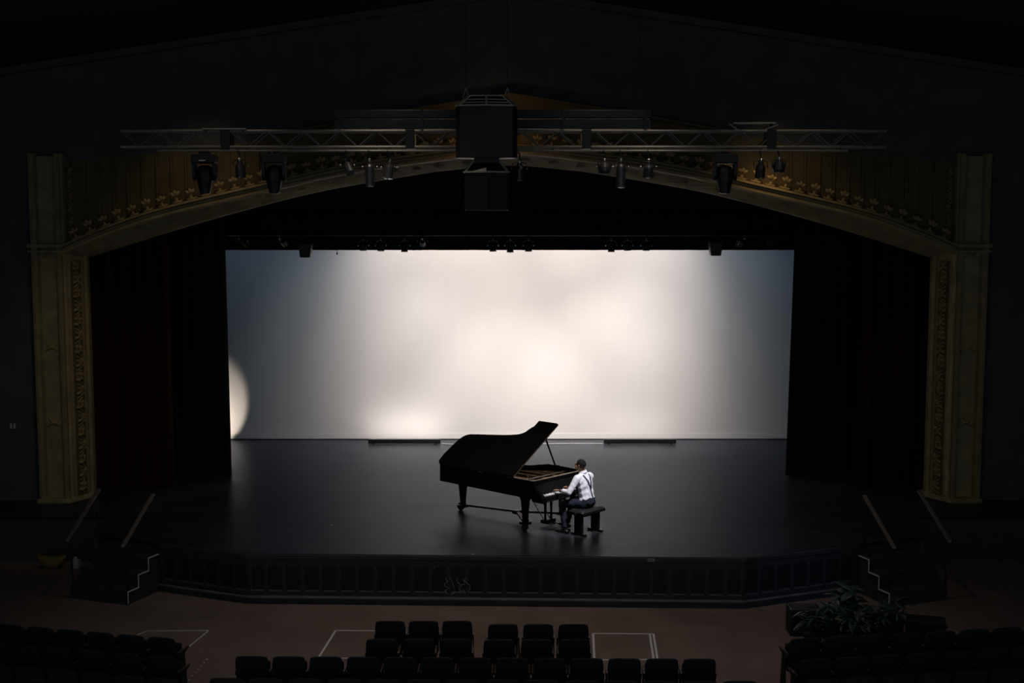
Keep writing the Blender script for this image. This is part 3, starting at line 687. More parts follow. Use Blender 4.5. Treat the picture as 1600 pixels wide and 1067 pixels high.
collar.loft(rings); obj('collar', collar, 'shirt_white', shirt, smooth=True)
tr = blob('trousers', [[(0, 0.0, 0.665, 0.178, 0.128, 0.035), (0, -0.005, 0.59, 0.188, 0.140, 0.095)], [s3(hipL, 0.098), s3(Vector(hipL).lerp(Vector(kneeL), 0.5), 0.088), s3(kneeL, 0.070), s3(Vector(kneeL).lerp(Vector(ankL), 0.5), 0.064), s3((ankL[0], ankL[1], 0.135), 0.058)],
    [s3(hipR, 0.098), s3(Vector(hipR).lerp(Vector(kneeR), 0.5), 0.088), s3(kneeR, 0.070), s3(Vector(kneeR).lerp(Vector(ankR), 0.5), 0.064), s3((ankR[0], ankR[1], 0.145), 0.058)]],
    0.0075, 'trousers', person, 4, disp=lambda c: 0.003 * math.sin(c.z * 45 + c.x * 30) * math.sin(c.y * 25))
part(tr, 'dark navy trousers')
bl = MB(); rg = []
for h, g in ((0.682, 1.0), (0.71, 1.0)):
    rg.append([(0.180 * math.cos(k * PI / 16), 0.012 + 0.130 * math.sin(k * PI / 16), h) for k in range(33)])
for sx, ank, rz, zz in ((-1, ankL, 0.18, 0), (1, ankR, 0.05, 0.028)):
    sh_ = blob('shoe', [[(ank[0], ank[1] - 0.035, 0.042 + zz * 0.2, 0.038, 0.042, 0.040), (ank[0] - rz * 0.06, ank[1] + 0.05, 0.046 + zz * 0.6, 0.040, 0.05, 0.042), (ank[0] - rz * 0.16, ank[1] + 0.15, 0.034 + zz, 0.044, 0.055, 0.030), (ank[0] - rz * 0.2, ank[1] + 0.185, 0.030 + zz, 0.036, 0.045, 0.024)]], 0.006, 'shoe', person, 3)
# hair: dark crop on top, faded sides and nape
def cap(name, m, rx, ry, rz, c, keep):
    bm = bmesh.new(); bmesh.ops.create_uvsphere(bm, u_segments=40, v_segments=28, radius=1)
    for v in bm.verts: v.co = Vector((v.co.x * rx, v.co.y * ry, v.co.z * rz)) + Vector(c)
    bmesh.ops.delete(bm, geom=[v for v in bm.verts if not keep(v.co)], context='VERTS')
    for v in bm.verts: v.co = head + HR @ v.co
    me = bpy.data.meshes.new(name); bm.to_mesh(me); bm.free()
    for p in me.polygons: p.use_smooth = True
    me.materials.append(MATS[m])
    o = obj(name, me, None, person); s = o.modifiers.new('s', 'SOLIDIFY'); s.thickness = 0.006; s.offset = -1
    return o
part(cap('hair', 'hair', 0.079, 0.096, 0.096, (0, -0.018, 0.029), lambda c: c.z > 0.028 + max(0, c.y - 0.02) * 0.9 and c.y < 0.078), 'short dark hair')
part(cap('hair_fade', 'hair_fade', 0.0765, 0.0925, 0.0915, (0, -0.018, 0.027), lambda c: c.z <= 0.062 and c.z > -0.05 + (c.y + 0.11) * 0.35 and c.y < 0.035), 'closely faded sides')
for s in (-1, 1):
    e = obj('eye', MB().lathe([(0.001, -0.011), (0.008, -0.008), (0.011, 0), (0.008, 0.008), (0.001, 0.011)], 10, hp(s * 0.03, 0.079, 0.02)), 'eye', person, smooth=True)
    obj('eyebrow', MB().tube([hp(s * 0.016, 0.089, 0.038), hp(s * 0.034, 0.086, 0.044), hp(s * 0.052, 0.074, 0.038)], 0.0045, 6), 'hair', person)
# braces: a Y across the back, laid on the shirt
bm = bmesh.new(); bm.from_mesh(shirt.data); tree = BVHTree.FromBMesh(bm); bm.free()
def on_back(x, z):
    h = tree.ray_cast(Vector((x, -0.6, z)), Vector((0, 1, 0)))
    return (h[0] + h[1] * 0.005) if h[0] else None
def strap(name, pts, wdt, par, back=True):
    P = []
    for (x0, z0), (x1, z1) in zip(pts, pts[1:]):
        for k in range(14):
            t = k / 14; p = on_back(x0 + (x1 - x0) * t, z0 + (z1 - z0) * t)
            if p: P.append(p)
    mb = MB(); L_ = []; R_ = []; B_ = []; C_ = []
    for i, p in enumerate(P):
        t = (P[min(i + 1, len(P) - 1)] - P[max(i - 1, 0)]).normalized(); nrm = Vector((0, -1, 0.25)); sd = t.cross(nrm).normalized() * wdt / 2; nn = sd.cross(t).normalized()
        if nn.y > 0: nn = -nn
        L_.append(tuple(p - sd + nn * 0.004)); R_.append(tuple(p + sd + nn * 0.004)); B_.append(tuple(p + sd - nn * 0.004)); C_.append(tuple(p - sd - nn * 0.004))
    mb.loft([L_, R_, B_, C_], closed=True)
    return obj(name, mb, 'strap_navy', par)
br = strap('braces', [(0.02, 0.665), (0.0, 0.86)], 0.026, person)
part(br, 'navy braces crossing in a Y on the back')
strap('brace_strap', [(0.0, 0.855), (-0.055, 1.0), (-0.105, 1.105)], 0.026, br)
strap('brace_strap', [(0.0, 0.855), (0.035, 1.0), (0.065, 1.105)], 0.026, br)
pb = on_back(0, 0.86)
obj('leather_patch', MB().add([tuple(pb + Vector(v)) for v in ((-0.024, -0.006, 0.012), (0.024, -0.006, 0.012), (0, -0.006, -0.045), (-0.024, 0.004, 0.012), (0.024, 0.004, 0.012), (0, 0.004, -0.045))], [(0, 2, 1), (3, 4, 5), (0, 1, 4, 3), (1, 2, 5, 4), (2, 0, 3, 5)]), 'leather_black', br)
# front runs of the braces
for s in (-1, 1):
    pts = []
    for k in range(12):
        t = k / 11; x = -0.025 + s * (0.095 - 0.01 * t); z = 1.10 - 0.41 * t
        h = tree.ray_cast(Vector((x, 0.8, z)), Vector((0, -1, 0)))
        if h[0]: pts.append(h[0] + h[1] * 0.004)
    mb = MB()
    mb.loft([[tuple(p + Vector((-0.013, 0.003, 0))) for p in pts], [tuple(p + Vector((0.013, 0.003, 0))) for p in pts], [tuple(p + Vector((0.013, -0.004, 0))) for p in pts], [tuple(p + Vector((-0.013, -0.004, 0))) for p in pts]], closed=True)
    obj('brace_front', mb, 'strap_navy', br)
wt = Vector(wrL); wf = (Vector(wrL) - Vector(elL)).normalized()
obj('wristwatch', MB().tube([tuple(wt - wf * 0.012), tuple(wt + wf * 0.008)], 0.0335, 16), 'strap_navy', person, smooth=False)

# ================================================================== TRUSS AND LAMPS
TY = 22.0
truss = thing('lighting_truss', 'long steel box truss hanging across the front of the arch', 'truss', (0, TY, 7.03))
x0, x1 = -6.62, 6.40
for dy, dz in ((0, 0.27), (0.3, 0.27), (0, 0), (0.3, 0)):
    obj('chord', MB().tube([(x0, dy, dz), (x1, dy, dz)], 0.025, 8), 'truss_steel', truss)
dl = {}
step = 0.31; n = int((x1 - x0) / step)
pm = {}
for s in (0, 1):
    pm[s] = MB().tube([(0, 0, 0.0 if s else 0.27), (step, 0, 0.27 if s else 0.0)], 0.011, 6).mesh('diagonal'); pm[s].materials.append(MATS['truss_dark'])
bmh = MB().tube([(0, 0, 0), (step, 0.3, 0)], 0.010, 5).mesh('lacing'); bmh.materials.append(MATS['truss_steel'])
for k in range(n):
    for dy in (0, 0.3): obj('diagonal', pm[k % 2], None, truss, (x0 + k * step, dy, 0))
    if k % 2: obj('lacing', bmh, None, truss, (x0 + k * step, 0, 0))
for x in (-4.84, -1.70, 1.30, 4.45):
    obj('coupling_plate', MB().box((x, 0.15, 0.135), (0.16, 0.36, 0.33)), 'metal_black', truss, bevel=0.01)
for x in (-5.6, -2.6, 2.2, 5.3):
    obj('hanging_wire', MB().tube([(x, 0.15, 0.25), (x, 0.15, ceil_z(x) - 7.02)], 0.005, 5), 'metal_black', truss)
for x in (-6.0, -4.6, -2.39, -1.0, 0.6, 1.89, 3.66, 5.5):
    obj('drop_arm', MB().box((x + 0.13, 0.0, -0.02), (0.03, 0.03, 0.12)), 'metal_black', truss)
pipe = tag(obj('lighting_pipe', MB().tube([(-6.0, TY, 6.965), (5.75, TY, 6.965)], 0.022, 8), 'truss_steel'), 'thin steel pipe slung right under the truss', 'pipe')
case = thing('screen_housing', 'long black box slung above the middle of the truss', 'housing', (-0.3, TY + 0.1, 7.325))
obj('lower_case', MB().box((0, 0, 0.085), (5.4, 0.22, 0.15)), 'metal_black', case, bevel=0.012)
obj('upper_case', MB().box((0, 0, 0.26), (5.4, 0.26, 0.14)), 'metal_black', case, bevel=0.012)
for x in (-2.6, -1.2, 1.2, 2.6): obj('strap', MB().box((x, 0, 0.17), (0.05, 0.28, 0.33)), 'metal_black', case)
for x, z, l, lab in ((-4.85, 7.32, 0.75, 'short dark tray on top of the truss, left end'), (4.15, 7.42, 0.72, 'short dark tray on top of the truss, right end')):
    t = thing('cable_tray', lab, 'tray', (x, TY + 0.05, z))
    obj('tray', MB().box((0, 0, 0.01), (l, 0.2, 0.025)), 'truss_steel', t, bevel=0.004)
    for s in (-1, 1): obj('bracket', MB().box((s * l * 0.42, 0, -0.02), (0.03, 0.16, 0.05)), 'metal_black', t)
tag(obj('cable_loop', MB().tube([(3.72, TY - 0.03, 7.42), (3.85, TY - 0.05, 7.32), (4.05, TY - 0.05, 7.29), (4.3, TY - 0.05, 7.31), (4.55, TY - 0.03, 7.40)], 0.009, 6), 'truss_steel'), 'drooping cable loop on the right half of the truss', 'cable')

def moving_head(x, lab, glint=False):
    t = thing('moving_head_lamp', lab, 'stage light', (x, TY, 6.94), 0, 'moving heads under the truss')
    c = obj('clamp', MB().tube([(-0.09, 0, 0.0), (0.09, 0, 0.0)], 0.034, 8), 'metal_black', t)
    obj('clamp', MB().box((0.0, 0, -0.02), (0.2, 0.05, 0.06)), 'can_grey', t)
    b = obj('base', MB().box((0, 0, -0.115), (0.40, 0.30, 0.15)), 'metal_black', t, bevel=0.02)
    for s in (-1, 1):
        arm = MB(); pr = [(-0.10, -0.18), (0.10, -0.18), (0.085, -0.40), (0.04, -0.48), (-0.04, -0.48), (-0.085, -0.40)]
        m = len(pr); xs = (s * 0.145, s * 0.20)
        arm.add([(xx, y, z) for xx in xs for y, z in pr], [tuple(range(m)), tuple(range(2 * m - 1, m - 1, -1))] + [(i, (i + 1) % m, m + (i + 1) % m, m + i) for i in range(m)])
        obj('yoke_arm', arm, 'metal_black', t, bevel=0.01)
    h = obj('head', MB().lathe([(0.05, -0.22), (0.115, -0.25), (0.14, -0.33), (0.14, -0.48), (0.11, -0.60), (0.095, -0.68), (0.085, -0.69)], 14), 'metal_black', t)
    obj('lens', MB().lathe([(0.082, -0.688), (0.06, -0.700), (0.01, -0.706)], 14), 'lens_glass', h, smooth=True)
    if glint: obj('handle', MB().tube([(-0.07, -0.155, -0.14), (-0.05, -0.185, -0.145), (0.05, -0.185, -0.145), (0.07, -0.155, -0.14)], 0.013, 6), 'steel', t)
    return t
moving_head(-5.2, 'moving head stage light with a bright handle hanging from the left truss', True)
moving_head(-4.02, 'dark moving head stage light hanging second from the left truss end')
moving_head(3.66, 'dark moving head stage light hanging from the right half of the truss')

def par_can(x, drop, lab, tilt=(0, 0, 0), L=0.24, r=0.085, wide=False, y=TY, zp=6.965, m='can_grey', grp='small lamps under the truss'):
    t = thing('par_can', lab, 'stage light', (x, y, zp), 0, grp)
    obj('hook_clamp', MB().tube([(-0.02, 0, -0.05), (-0.02, -0.030, 0.0), (-0.02, 0, 0.030), (-0.02, 0.030, 0.0), (-0.02, 0.028, -0.02)], 0.011, 6), 'can_grey', t)
    obj('stem', MB().tube([(0, 0, -0.03), (0, 0, -drop + 0.10)], 0.010, 6), 'metal_black', t)
    yk = MB()
    yk.tube([(-r - 0.03, 0, -drop - 0.02), (-r - 0.03, 0, -drop + 0.085), (-r * 0.6, 0, -drop + 0.105), (r * 0.6, 0, -drop + 0.105), (r + 0.03, 0, -drop + 0.085), (r + 0.03, 0, -drop - 0.02)], 0.008, 6)
    obj('yoke', yk, 'metal_black', t)
    M = (tilt[0], tilt[1], tilt[2]); c = (0, 0, -drop)
    prof = [(r * 0.35, 0.10), (r * 0.5, 0.095), (r * 0.55, 0.05), (r * 0.95, 0.01), (r, -0.02), (r, -L + 0.07), (r * 1.08, -L + 0.065), (r * 1.08, -L + 0.05)]
    if wide: prof = [(r * 0.5, 0.09), (r * 0.7, 0.08), (r * 1.25, 0.02), (r * 1.3, -0.05), (r * 1.15, -0.10)]
    b = obj('can', MB().lathe(prof, 14, c, M), m, t)
    e = Matrix(Euler(M).to_matrix()); le = -L + 0.052 if not wide else -0.10
    obj('lens', MB().lathe([(r * 1.0, le), (r * 0.7, le - 0.008), (0.005, le - 0.013)], 12, c, M), 'lens_glass', b)
    for s in (-1, 1): obj('tilt_knob', MB().lathe([(0.006, 0), (0.018, 0.006), (0.018, 0.02), (0.010, 0.024)], 8, (s * (r + 0.035), 0, -drop), (0, s * PI / 2, 0)), 'steel', t)
    obj('lamp_cap', MB().lathe([(r * 0.36, 0.0), (r * 0.36, 0.035), (r * 0.2, 0.045)], 10, tuple(Vector(c) + e @ Vector((0, 0, 0.10))), M), 'steel', t)
    return t
par_can(-4.60, 0.26, 'small par can hanging between the two left moving heads', (R(14), 0, 0))
par_can(-2.77, 0.24, 'small par can hanging on the left of the three beside the long one', (R(-35), R(-25), 0), r=0.07)
par_can(-2.39, 0.27, 'long barrelled lamp hanging third left of the speaker cluster', (R(6), 0, 0), L=0.38, r=0.075)
par_can(-2.06, 0.28, 'small par can hanging nearest left of the speaker cluster', (R(-10), R(8), 0))
par_can(0.16, 0.30, 'small par can hanging just behind the right side of the speaker cluster', (R(10), 0, 0), y=TY + 0.0)
par_can(1.61, 0.27, 'squat round lamp hanging right of the speaker cluster', (R(12), 0, 0), wide=True)
par_can(1.89, 0.27, 'long barrelled lamp hanging right of the speaker cluster', (R(5), 0, 0), L=0.40, r=0.08)
par_can(2.36, 0.27, 'small par can hanging halfway between speaker cluster and right moving head', (R(18), 0, 0))
par_can(4.27, 0.27, 'small par can hanging directly right of the right moving head', (R(16), 0, 0))
par_can(4.58, 0.25, 'squat round lamp hanging outermost on the right of the truss', (R(10), 0, 0), wide=True)
for x, lab in ((-4.05, 'tiny red marker on the pipe over the second moving head'), (3.73, 'tiny red marker on the pipe over the right moving head')):
    tag(obj('marker_tag', MB().box((x, TY - 0.028, 6.955), (0.022, 0.012, 0.05)), 'red_marker', bevel=0.003), lab, 'tag')

# ---- centre speaker cluster
CX, CY = -0.375, 20.5
sp = thing('speaker_cluster', 'big black speaker cluster hanging in front of the truss', 'speaker', (CX, CY, 6.5))
prow = [(-0.49, 0.10), (-0.42, -0.06), (0, -0.14), (0.42, -0.06), (0.49, 0.10), (0.42, 0.5), (-0.42, 0.5)]
obj('cabinet', MB().prism(prow, 0.28, 1.10), 'metal_black', sp, bevel=0.008)
def frustum(pl, z0, z1, k, cy): return [[(x, y, z0) for x, y in pl], [(x * k, (y - cy) * k + cy, z1) for x, y in pl]]
a, b = frustum(prow, 1.10, 1.26, 0.62, 0.25)
n = len(prow); obj('top_cone', MB().add(a + b, [tuple(range(n))[::-1], tuple(range(n, 2 * n))] + [(i, (i + 1) % n, n + (i + 1) % n, n + i) for i in range(n)]), 'metal_black', sp)
tb = MB()
for i in range(n):
    tb.bar(a[i], b[i], 0.030, 0.022); tb.bar(a[i], a[(i + 1) % n], 0.026, 0.022); tb.bar(b[i], b[(i + 1) % n], 0.02, 0.018)
for t0 in (0.3, 0.6):
    for i in (0, 1, 2, 3):
        tb.bar(Vector(a[i]).lerp(Vector(b[i]), t0), Vector(a[i + 1]).lerp(Vector(b[i + 1]), t0), 0.012, 0.012)
obj('top_frame', tb, 'trim_pale', sp)
obj('neck', MB().prism([(-0.2, 0.1), (0.2, 0.1), (0.2, 0.4), (-0.2, 0.4)], 0.18, 0.30), 'metal_black', sp)
prow2 = [(-0.36, 0.12), (-0.33, -0.02), (0, -0.16), (0.33, -0.02), (0.36, 0.12), (0.3, 0.45), (-0.3, 0.45)]
a2, b2 = frustum(prow2, 0.06, 0.20, 0.7, 0.2)
obj('lower_cone', MB().add(a2 + b2, [tuple(range(n))[::-1], tuple(range(n, 2 * n))] + [(i, (i + 1) % n, n + (i + 1) % n, n + i) for i in range(n)]), 'metal_black', sp)
tb = MB()
for i in range(n):
    tb.bar(a2[i], a2[(i + 1) % n], 0.028, 0.024)
    if i in (0, 1, 3, 4): tb.bar(a2[i], b2[i], 0.02, 0.016)
obj('lower_frame', tb, 'trim_pale', sp)
obj('lower_cabinet', MB().prism([(x * 0.98, y * 0.98) for x, y in prow2], -0.55, 0.05), 'metal_black', sp, bevel=0.008)
for x in (-0.33, 0.33):
    obj('hanging_wire', MB().tube([(x, 0.25, 1.38), (x, 0.25, 3.78)], 0.005, 5), 'metal_black', sp)
    for d in (-0.05, 0.05): obj('bridle', MB().tube([(x, 0.25, 1.40), (x + d, 0.25, 1.24)], 0.007, 5), 'trim_pale', sp)

# ---- electric under the border
EY = 29.3
el = thing('electric_batten', 'dark lighting pipe hung below the black border', 'pipe', (0, EY, 5.42))
obj('pipe', MB().tube([(-7.3, 0, 0), (7.3, 0, 0)], 0.024, 8), 'metal_black', el)
for x in (-6, -3, 0, 3, 6): obj('hanging_wire', MB().tube([(x, 0, 0.02), (x, 0, 4.085)], 0.004, 5), 'metal_black', el)
for i, (x, z, wdt) in enumerate(((-4.67, 4.91, 0.28), (4.69, 4.95, 0.28))):
    t = thing('flood_box', 'boxy stage flood poking below the black border at the %s' % ('left', 'right')[i], 'stage light', (x, EY, 5.42))
    obj('yoke', MB().tube([(-0.17, 0, -0.3), (-0.17, 0, -0.12), (0, 0, -0.06), (0.17, 0, -0.12), (0.17, 0, -0.3)], 0.012, 6), 'metal_black', t)
    zz = z - 5.42
    bx = MB().add([(-0.15, -0.1, zz + .3), (0.15, -0.1, zz + .3), (0.15, 0.16, zz + .3), (-0.15, 0.16, zz + .3), (-0.115, -0.12, zz), (0.115, -0.12, zz), (0.115, 0.14, zz), (-0.115, 0.14, zz)], [(0, 1, 2, 3), (7, 6, 5, 4), (0, 4, 5, 1), (1, 5, 6, 2), (2, 6, 7, 3), (3, 7, 4, 0)])
    obj('housing', bx, 'metal_black', t, bevel=0.01)
    obj('lens', MB().box((0, 0.01, zz - 0.002), (0.18, 0.2, 0.01)), 'lens_glass', t)
names = ['outermost left', 'second from the left', 'third from the left', 'left of the middle', 'exactly in the middle', 'right of the middle', 'third from the right', 'second from the right', 'outermost right']
for i, (x, zb) in enumerate(((-3.35, 5.06), (-2.95, 5.05), (-2.41, 5.03), (-0.39, 5.04), (0.0, 5.02), (0.42, 5.04), (2.31, 5.03), (2.68, 5.06), (3.11, 5.06))):
    par_can(x, 0.24, 'little lamp peeking below the black border, ' + names[i], (R(-8), 0, 0), L=(5.42 - zb - 0.24 + 0.05), r=0.075, y=EY, zp=5.42, m='metal_black', grp='lamps under the black border')
for i, (x, zt) in enumerate(((-6.1, 5.2), (-5.2, 5.22), (-2.0, 5.28), (5.3, 5.2), (6.0, 5.25))):
    par_can(x, 0.14, 'little lamp in front of the black border, ' + ['far left above the backdrop corner', 'left of the left boxy flood', 'with a pale glint left of centre', 'right of the right boxy flood', 'far right above the backdrop corner'][i], (R(60), 0, R(20 * (i - 2))), L=0.22, r=0.07, y=EY - 0.02, zp=5.42, m='metal_black', grp='lamps in front of the black border')
pb_ = thing('plumb_bob', 'thin cord with a little weight dangling over the white backdrop', 'weight', (-3.95, EY, 4.97))
obj('cord', MB().tube([(0, 0, 0.04), (0, 0, 0.43), (0, 0, 0.472)], 0.006, 5), 'metal_black', pb_)
obj('bob', MB().lathe([(0.004, -0.005), (0.02, 0.015), (0.02, 0.035), (0.006, 0.045)], 8), 'metal_black', pb_)
tag(obj('loose_cable', MB().tube([(-8.45, 27.0, 9.5), (-8.45, 27.0, 6.2), (-8.45, 27.0, 4.9), (-8.4, 27.0, 4.45), (-8.3, 27.0, 4.22), (-8.1, 27.0, 4.08)], 0.010, 6), 'can_grey'), 'thin loose cable hanging inside the left end of the arch', 'cable')
# ---- ground row
for i, x in enumerate((-2.72, 3.34)):
    t = thing('led_batten', 'low grey light bar on the floor at the %s of the white backdrop' % ('left', 'right')[i], 'stage light', (x, 32.55, 0))
    obj('housing', MB().box((0, 0, 0.075), (1.86, 0.14, 0.11)), 'metal_black', t, bevel=0.012)
    for s in (-0.8, 0.8): obj('foot', MB().box((s, 0, 0.012), (0.06, 0.2, 0.024)), 'metal_black', t)
    obj('diffuser', MB().box((0, 0.035, 0.132), (1.8, 0.06, 0.008)), 'lens_glass', t)
tag(obj('floor_cable', MB().tube([(-1.75, 32.5, 0.012), (-1.4, 32.42, 0.012), (-1.0, 32.5, 0.012), (0.2, 32.46, 0.012), (1.6, 32.52, 0.012), (2.38, 32.5, 0.012)], 0.012, 6), 'plastic_white'), 'pale cable lying on the floor along the backdrop foot', 'cable')

# ================================================================== STAIRS
def stairs(nm, top, down, across, flip):
    down = Vector(down).normalized(); across = Vector(across).normalized(); W = 1.22; T = 0.30; Rz = 0.225
    t = thing('stage_stairs', 'dark steps up to the stage at the %s, edged with white tape' % nm, 'stairs')
    top = Vector(top)
    def P(a, b, z): q = top + down * a + across * b; return (q.x, q.y, z)
    for k in range(3):
        z1 = -Rz * (k + 1)
        bx = MB(); vs = [P(T * k, 0, PITZ), P(T * (k + 1), 0, PITZ), P(T * (k + 1), W, PITZ), P(T * k, W, PITZ), P(T * k, 0, z1), P(T * (k + 1), 0, z1), P(T * (k + 1), W, z1), P(T * k, W, z1)]
        bx.add(vs, [(0, 3, 2, 1), (4, 5, 6, 7), (0, 1, 5, 4), (1, 2, 6, 5), (2, 3, 7, 6), (3, 0, 4, 7)])
        s = obj('step', bx, 'fascia_black', t)
        obj('tread', MB().bar(P(T * (k + 0.5), -0.012, z1 + 0.012), P(T * (k + 0.5), W, z1 + 0.012), T + 0.02, 0.024), 'fascia_black', s)
        e = -0.02
        obj('tape_edge', MB().bar(P(T * k, e, z1 + 0.014), P(T * (k + 1) + 0.012, e, z1 + 0.014), 0.014, 0.022), 'tape_white', s)
        obj('tape_edge', MB().bar(P(T * (k + 1) + 0.008, e, z1 + 0.02), P(T * (k + 1) + 0.008, e, z1 - Rz + 0.03), 0.014, 0.02, up=(0, 1, 0)), 'tape_white', s)
    for i, b in enumerate((0.02, W - 0.02)):
        r = thing('handrail', '%s wooden handrail of the %s stage steps' % (('nearer', 'farther')[i], nm), 'handrail', group='handrails of the stage steps')
        o = -0.10
        p0 = P(0.16 + o, b, 0.90); p1 = P(1.05 + o, b, 0.17)
        obj('rail', MB().bar(p0, p1, 0.07, 0.045), 'rail_wood', r, bevel=0.012)
        for a, z0 in ((0.12, -Rz + 0.024), (0.86, -3 * Rz + 0.024)):
            zz = 0.90 + (a - 0.16 - o) / 0.89 * -0.73
            obj('post', MB().tube([P(a, b, z0), P(a, b, zz)], 0.018, 8), 'metal_black', r)
        obj('end_cap', MB().box(p1, (0.05, 0.05, 0.04)), 'steel', r)
stairs('left', (-6.36, 22.63), (-0.35, -0.94), (-0.936, 0.352), 1)
stairs('right', (6.28, 22.51), (0.35, -0.94), (0.936, 0.352), -1)

# ================================================================== SEATS
def make_seat():
    t = thing('theatre_seat', '', 'seat')
    bk = MB(); nx, nz = 10, 7; F = []; B = []
    for j in range(nz + 1):
        z = 0.36 + 0.50 * j / nz; rf = []; rb = []
        wv = 0.225 - 0.012 * (1 - j / nz) - (0.018 if j == nz else 0.004 if j == nz - 1 else 0)
        for i in range(nx + 1):
            u_ = -1 + 2 * i / nx; x = wv * u_
            zz = z - (0.022 * u_ ** 4 if j >= nz - 1 else 0)
            y = -0.20 - 0.10 * (j / nz) - 0.02 * (1 - u_ * u_)
            rf.append((x, y + 0.06 - (0.02 if j in (0, nz) else 0), zz)); rb.append((x, y - 0.015, zz))
        F.append(rf); B.append(rb)
    bk.loft(F + B[::-1], closed=True)
    obj('backrest', bk, 'seat_fabric', t, smooth=False, bevel=0.01)
    obj('back_shell', MB().add([(-0.2, -0.235, 0.33), (0.2, -0.235, 0.33), (0.2, -0.295, 0.66), (-0.2, -0.295, 0.66), (-0.2, -0.255, 0.33), (0.2, -0.255, 0.33), (0.2, -0.325, 0.66), (-0.2, -0.325, 0.66)], [(0, 1, 2, 3), (7, 6, 5, 4), (0, 4, 5, 1), (1, 5, 6, 2), (2, 6, 7, 3), (3, 7, 4, 0)]), 'seat_shell', t)
    obj('seat_pan', MB().box((0, -0.10, 0.52), (0.42, 0.09, 0.40), (R(-12), 0, 0)), 'seat_fabric', t, bevel=0.03)
    for s in (-1, 1):
        g = obj('standard', MB().add([(s * 0.230 + dx, y, z) for dx in (-0.009, 0.009) for y, z in ((-0.16, 0), (0.10, 0), (0.04, 0.05), (-0.02, 0.56), (0.10, 0.60), (-0.24, 0.60), (-0.14, 0.5))], [(0, 1, 2, 3, 4, 5, 6), (13, 12, 11, 10, 9, 8, 7)] + [(i, (i + 1) % 7, 7 + (i + 1) % 7, 7 + i) for i in range(7)]), 'seat_shell', t)
        obj('armrest', MB().box((s * 0.228, -0.06, 0.615), (0.030, 0.34, 0.03)), 'seat_arm', t, bevel=0.008)
    return t
seat0 = make_seat(); used = [False]
def seat(x, y, rz, label, group):
    t = seat0 if not used[0] else copy_tree(seat0); used[0] = True
    t.location = (x, y, PITZ); t.rotation_euler = (0, 0, rz); t['label'] = label; t['group'] = group; t.scale = (0.92 if 'left block' in label else 1.0, 1, 1)
def run(p0, p1, n, where, group):
    a = Vector(p0); b = Vector(p1); d = (b - a) / n; rz = math.atan2(d.y, d.x)
    for k in range(n):
        c = a + d * (k + 0.5)
        seat(c.x, c.y + 0.27, rz, 'black theatre seat, %s from the left %s' % (ORD[k], where), group)
run((-2.01, 18.30), (-0.53, 18.30), 3, 'in the front trio left of the gap', 'seats of the centre block')
run((-0.36, 18.15), (1.18, 18.15), 3, 'in the front trio right of the gap', 'seats of the centre block')
run((-2.07, 17.50), (-0.50, 17.50), 3, 'in the second trio left of the gap', 'seats of the centre block')
run((-0.42, 17.48), (1.17, 17.48), 3, 'in the second trio right of the gap', 'seats of the centre block')
run((-3.74, 16.80), (2.80, 16.68), 13, 'in the long third centre row', 'seats of the centre block')
run((-3.90, 15.98), (3.2, 15.86), 14, 'in the rearmost centre row', 'seats of the centre block')
run((-7.90, 18.30), (-4.62, 17.50), 7, 'in the front row of the left block', 'seats of the left block')
run((-7.45, 17.45), (-4.40, 16.74), 6, 'in the second row of the left block', 'seats of the left block')
run((-7.00, 16.55), (-4.15, 15.90), 6, 'in the third row of the left block', 'seats of the left block')
run((3.86, 17.48), (7.9, 18.10), 8, 'in the front row of the right block', 'seats of the right block')
run((3.80, 16.63), (7.35, 17.22), 7, 'in the second row of the right block', 'seats of the right block')
run((3.72, 15.89), (6.75, 16.36), 6, 'in the third row of the right block', 'seats of the right block')

# ================================================================== FLOOR TAPE
def tape_mark(label, segs, wdt=0.035):
    t = thing('floor_tape', label, 'tape', (0, 0, PITZ))
    for (a, b) in segs: obj('tape_strip', MB().bar((*a, 0.002), (*b, 0.002), wdt, 0.003), 'tape_white', t)
tape_mark('white tape outline on the floor left of the front centre seats', [((-2.95, 19.12), (-2.86, 20.42)), ((-2.87, 20.42), (-0.6, 20.36)), ((-2.96, 19.12), (-1.2, 19.05))])
tape_mark('white tape rectangle on the floor right of the front centre seats', [((1.36, 20.26), (2.31, 20.24)), ((2.27, 20.24), (2.20, 19.04)), ((2.33, 20.24), (2.26, 19.04)), ((1.25, 19.02), (2.26, 19.04)), ((1.35, 20.26), (1.29, 19.02))])
tape_mark('faint white tape corner on the floor beside the left seat block', [((-5.95, 20.40), (-4.94, 20.42)), ((-4.94, 20.42), (-5.10, 19.45)), ((-5.95, 20.40), (-6.05, 20.2))], 0.025)
for i in range(8):
    t = i / 7
    tag(obj('aisle_dot', MB().lathe([(0.014, 0), (0.016, 0.004), (0.008, 0.008)], 8, (-4.72 + 0.07 * t, 18.05 + 1.0 * t, PITZ)), 'tape_white'), 'tiny pale aisle dot beside the left seats, %s from the near end' % ORD[i], 'marker', 'aisle dots')
for i, (x, y, rz, lab) in enumerate(((-0.21, 23.57, 0.4, 'scrap of pale tape on the stage in front of the piano'), (6.55, 30.0, 0.2, 'scrap of pale tape on the stage by the right black curtain'), (-3.4, 23.9, 0.1, 'scrap of pale tape on the left half of the stage'), (-0.65, 21.82, 0.0, 'scrap of pale tape on the stage lip in the middle'))):
    tag(obj('tape_scrap', MB().box((x, y, 0.003), (0.05, 0.035, 0.003), (0, 0, rz)), 'plastic_white'), lab, 'tape')
lb = thing('name_plate', 'tiny white label on the stage lip right of centre', 'label', (2.43, 21.575, -0.04))
obj('plate', MB().box((0, 0, 0), (0.12, 0.006, 0.05), (0, 0, R(-2))), 'plastic_white', lb)
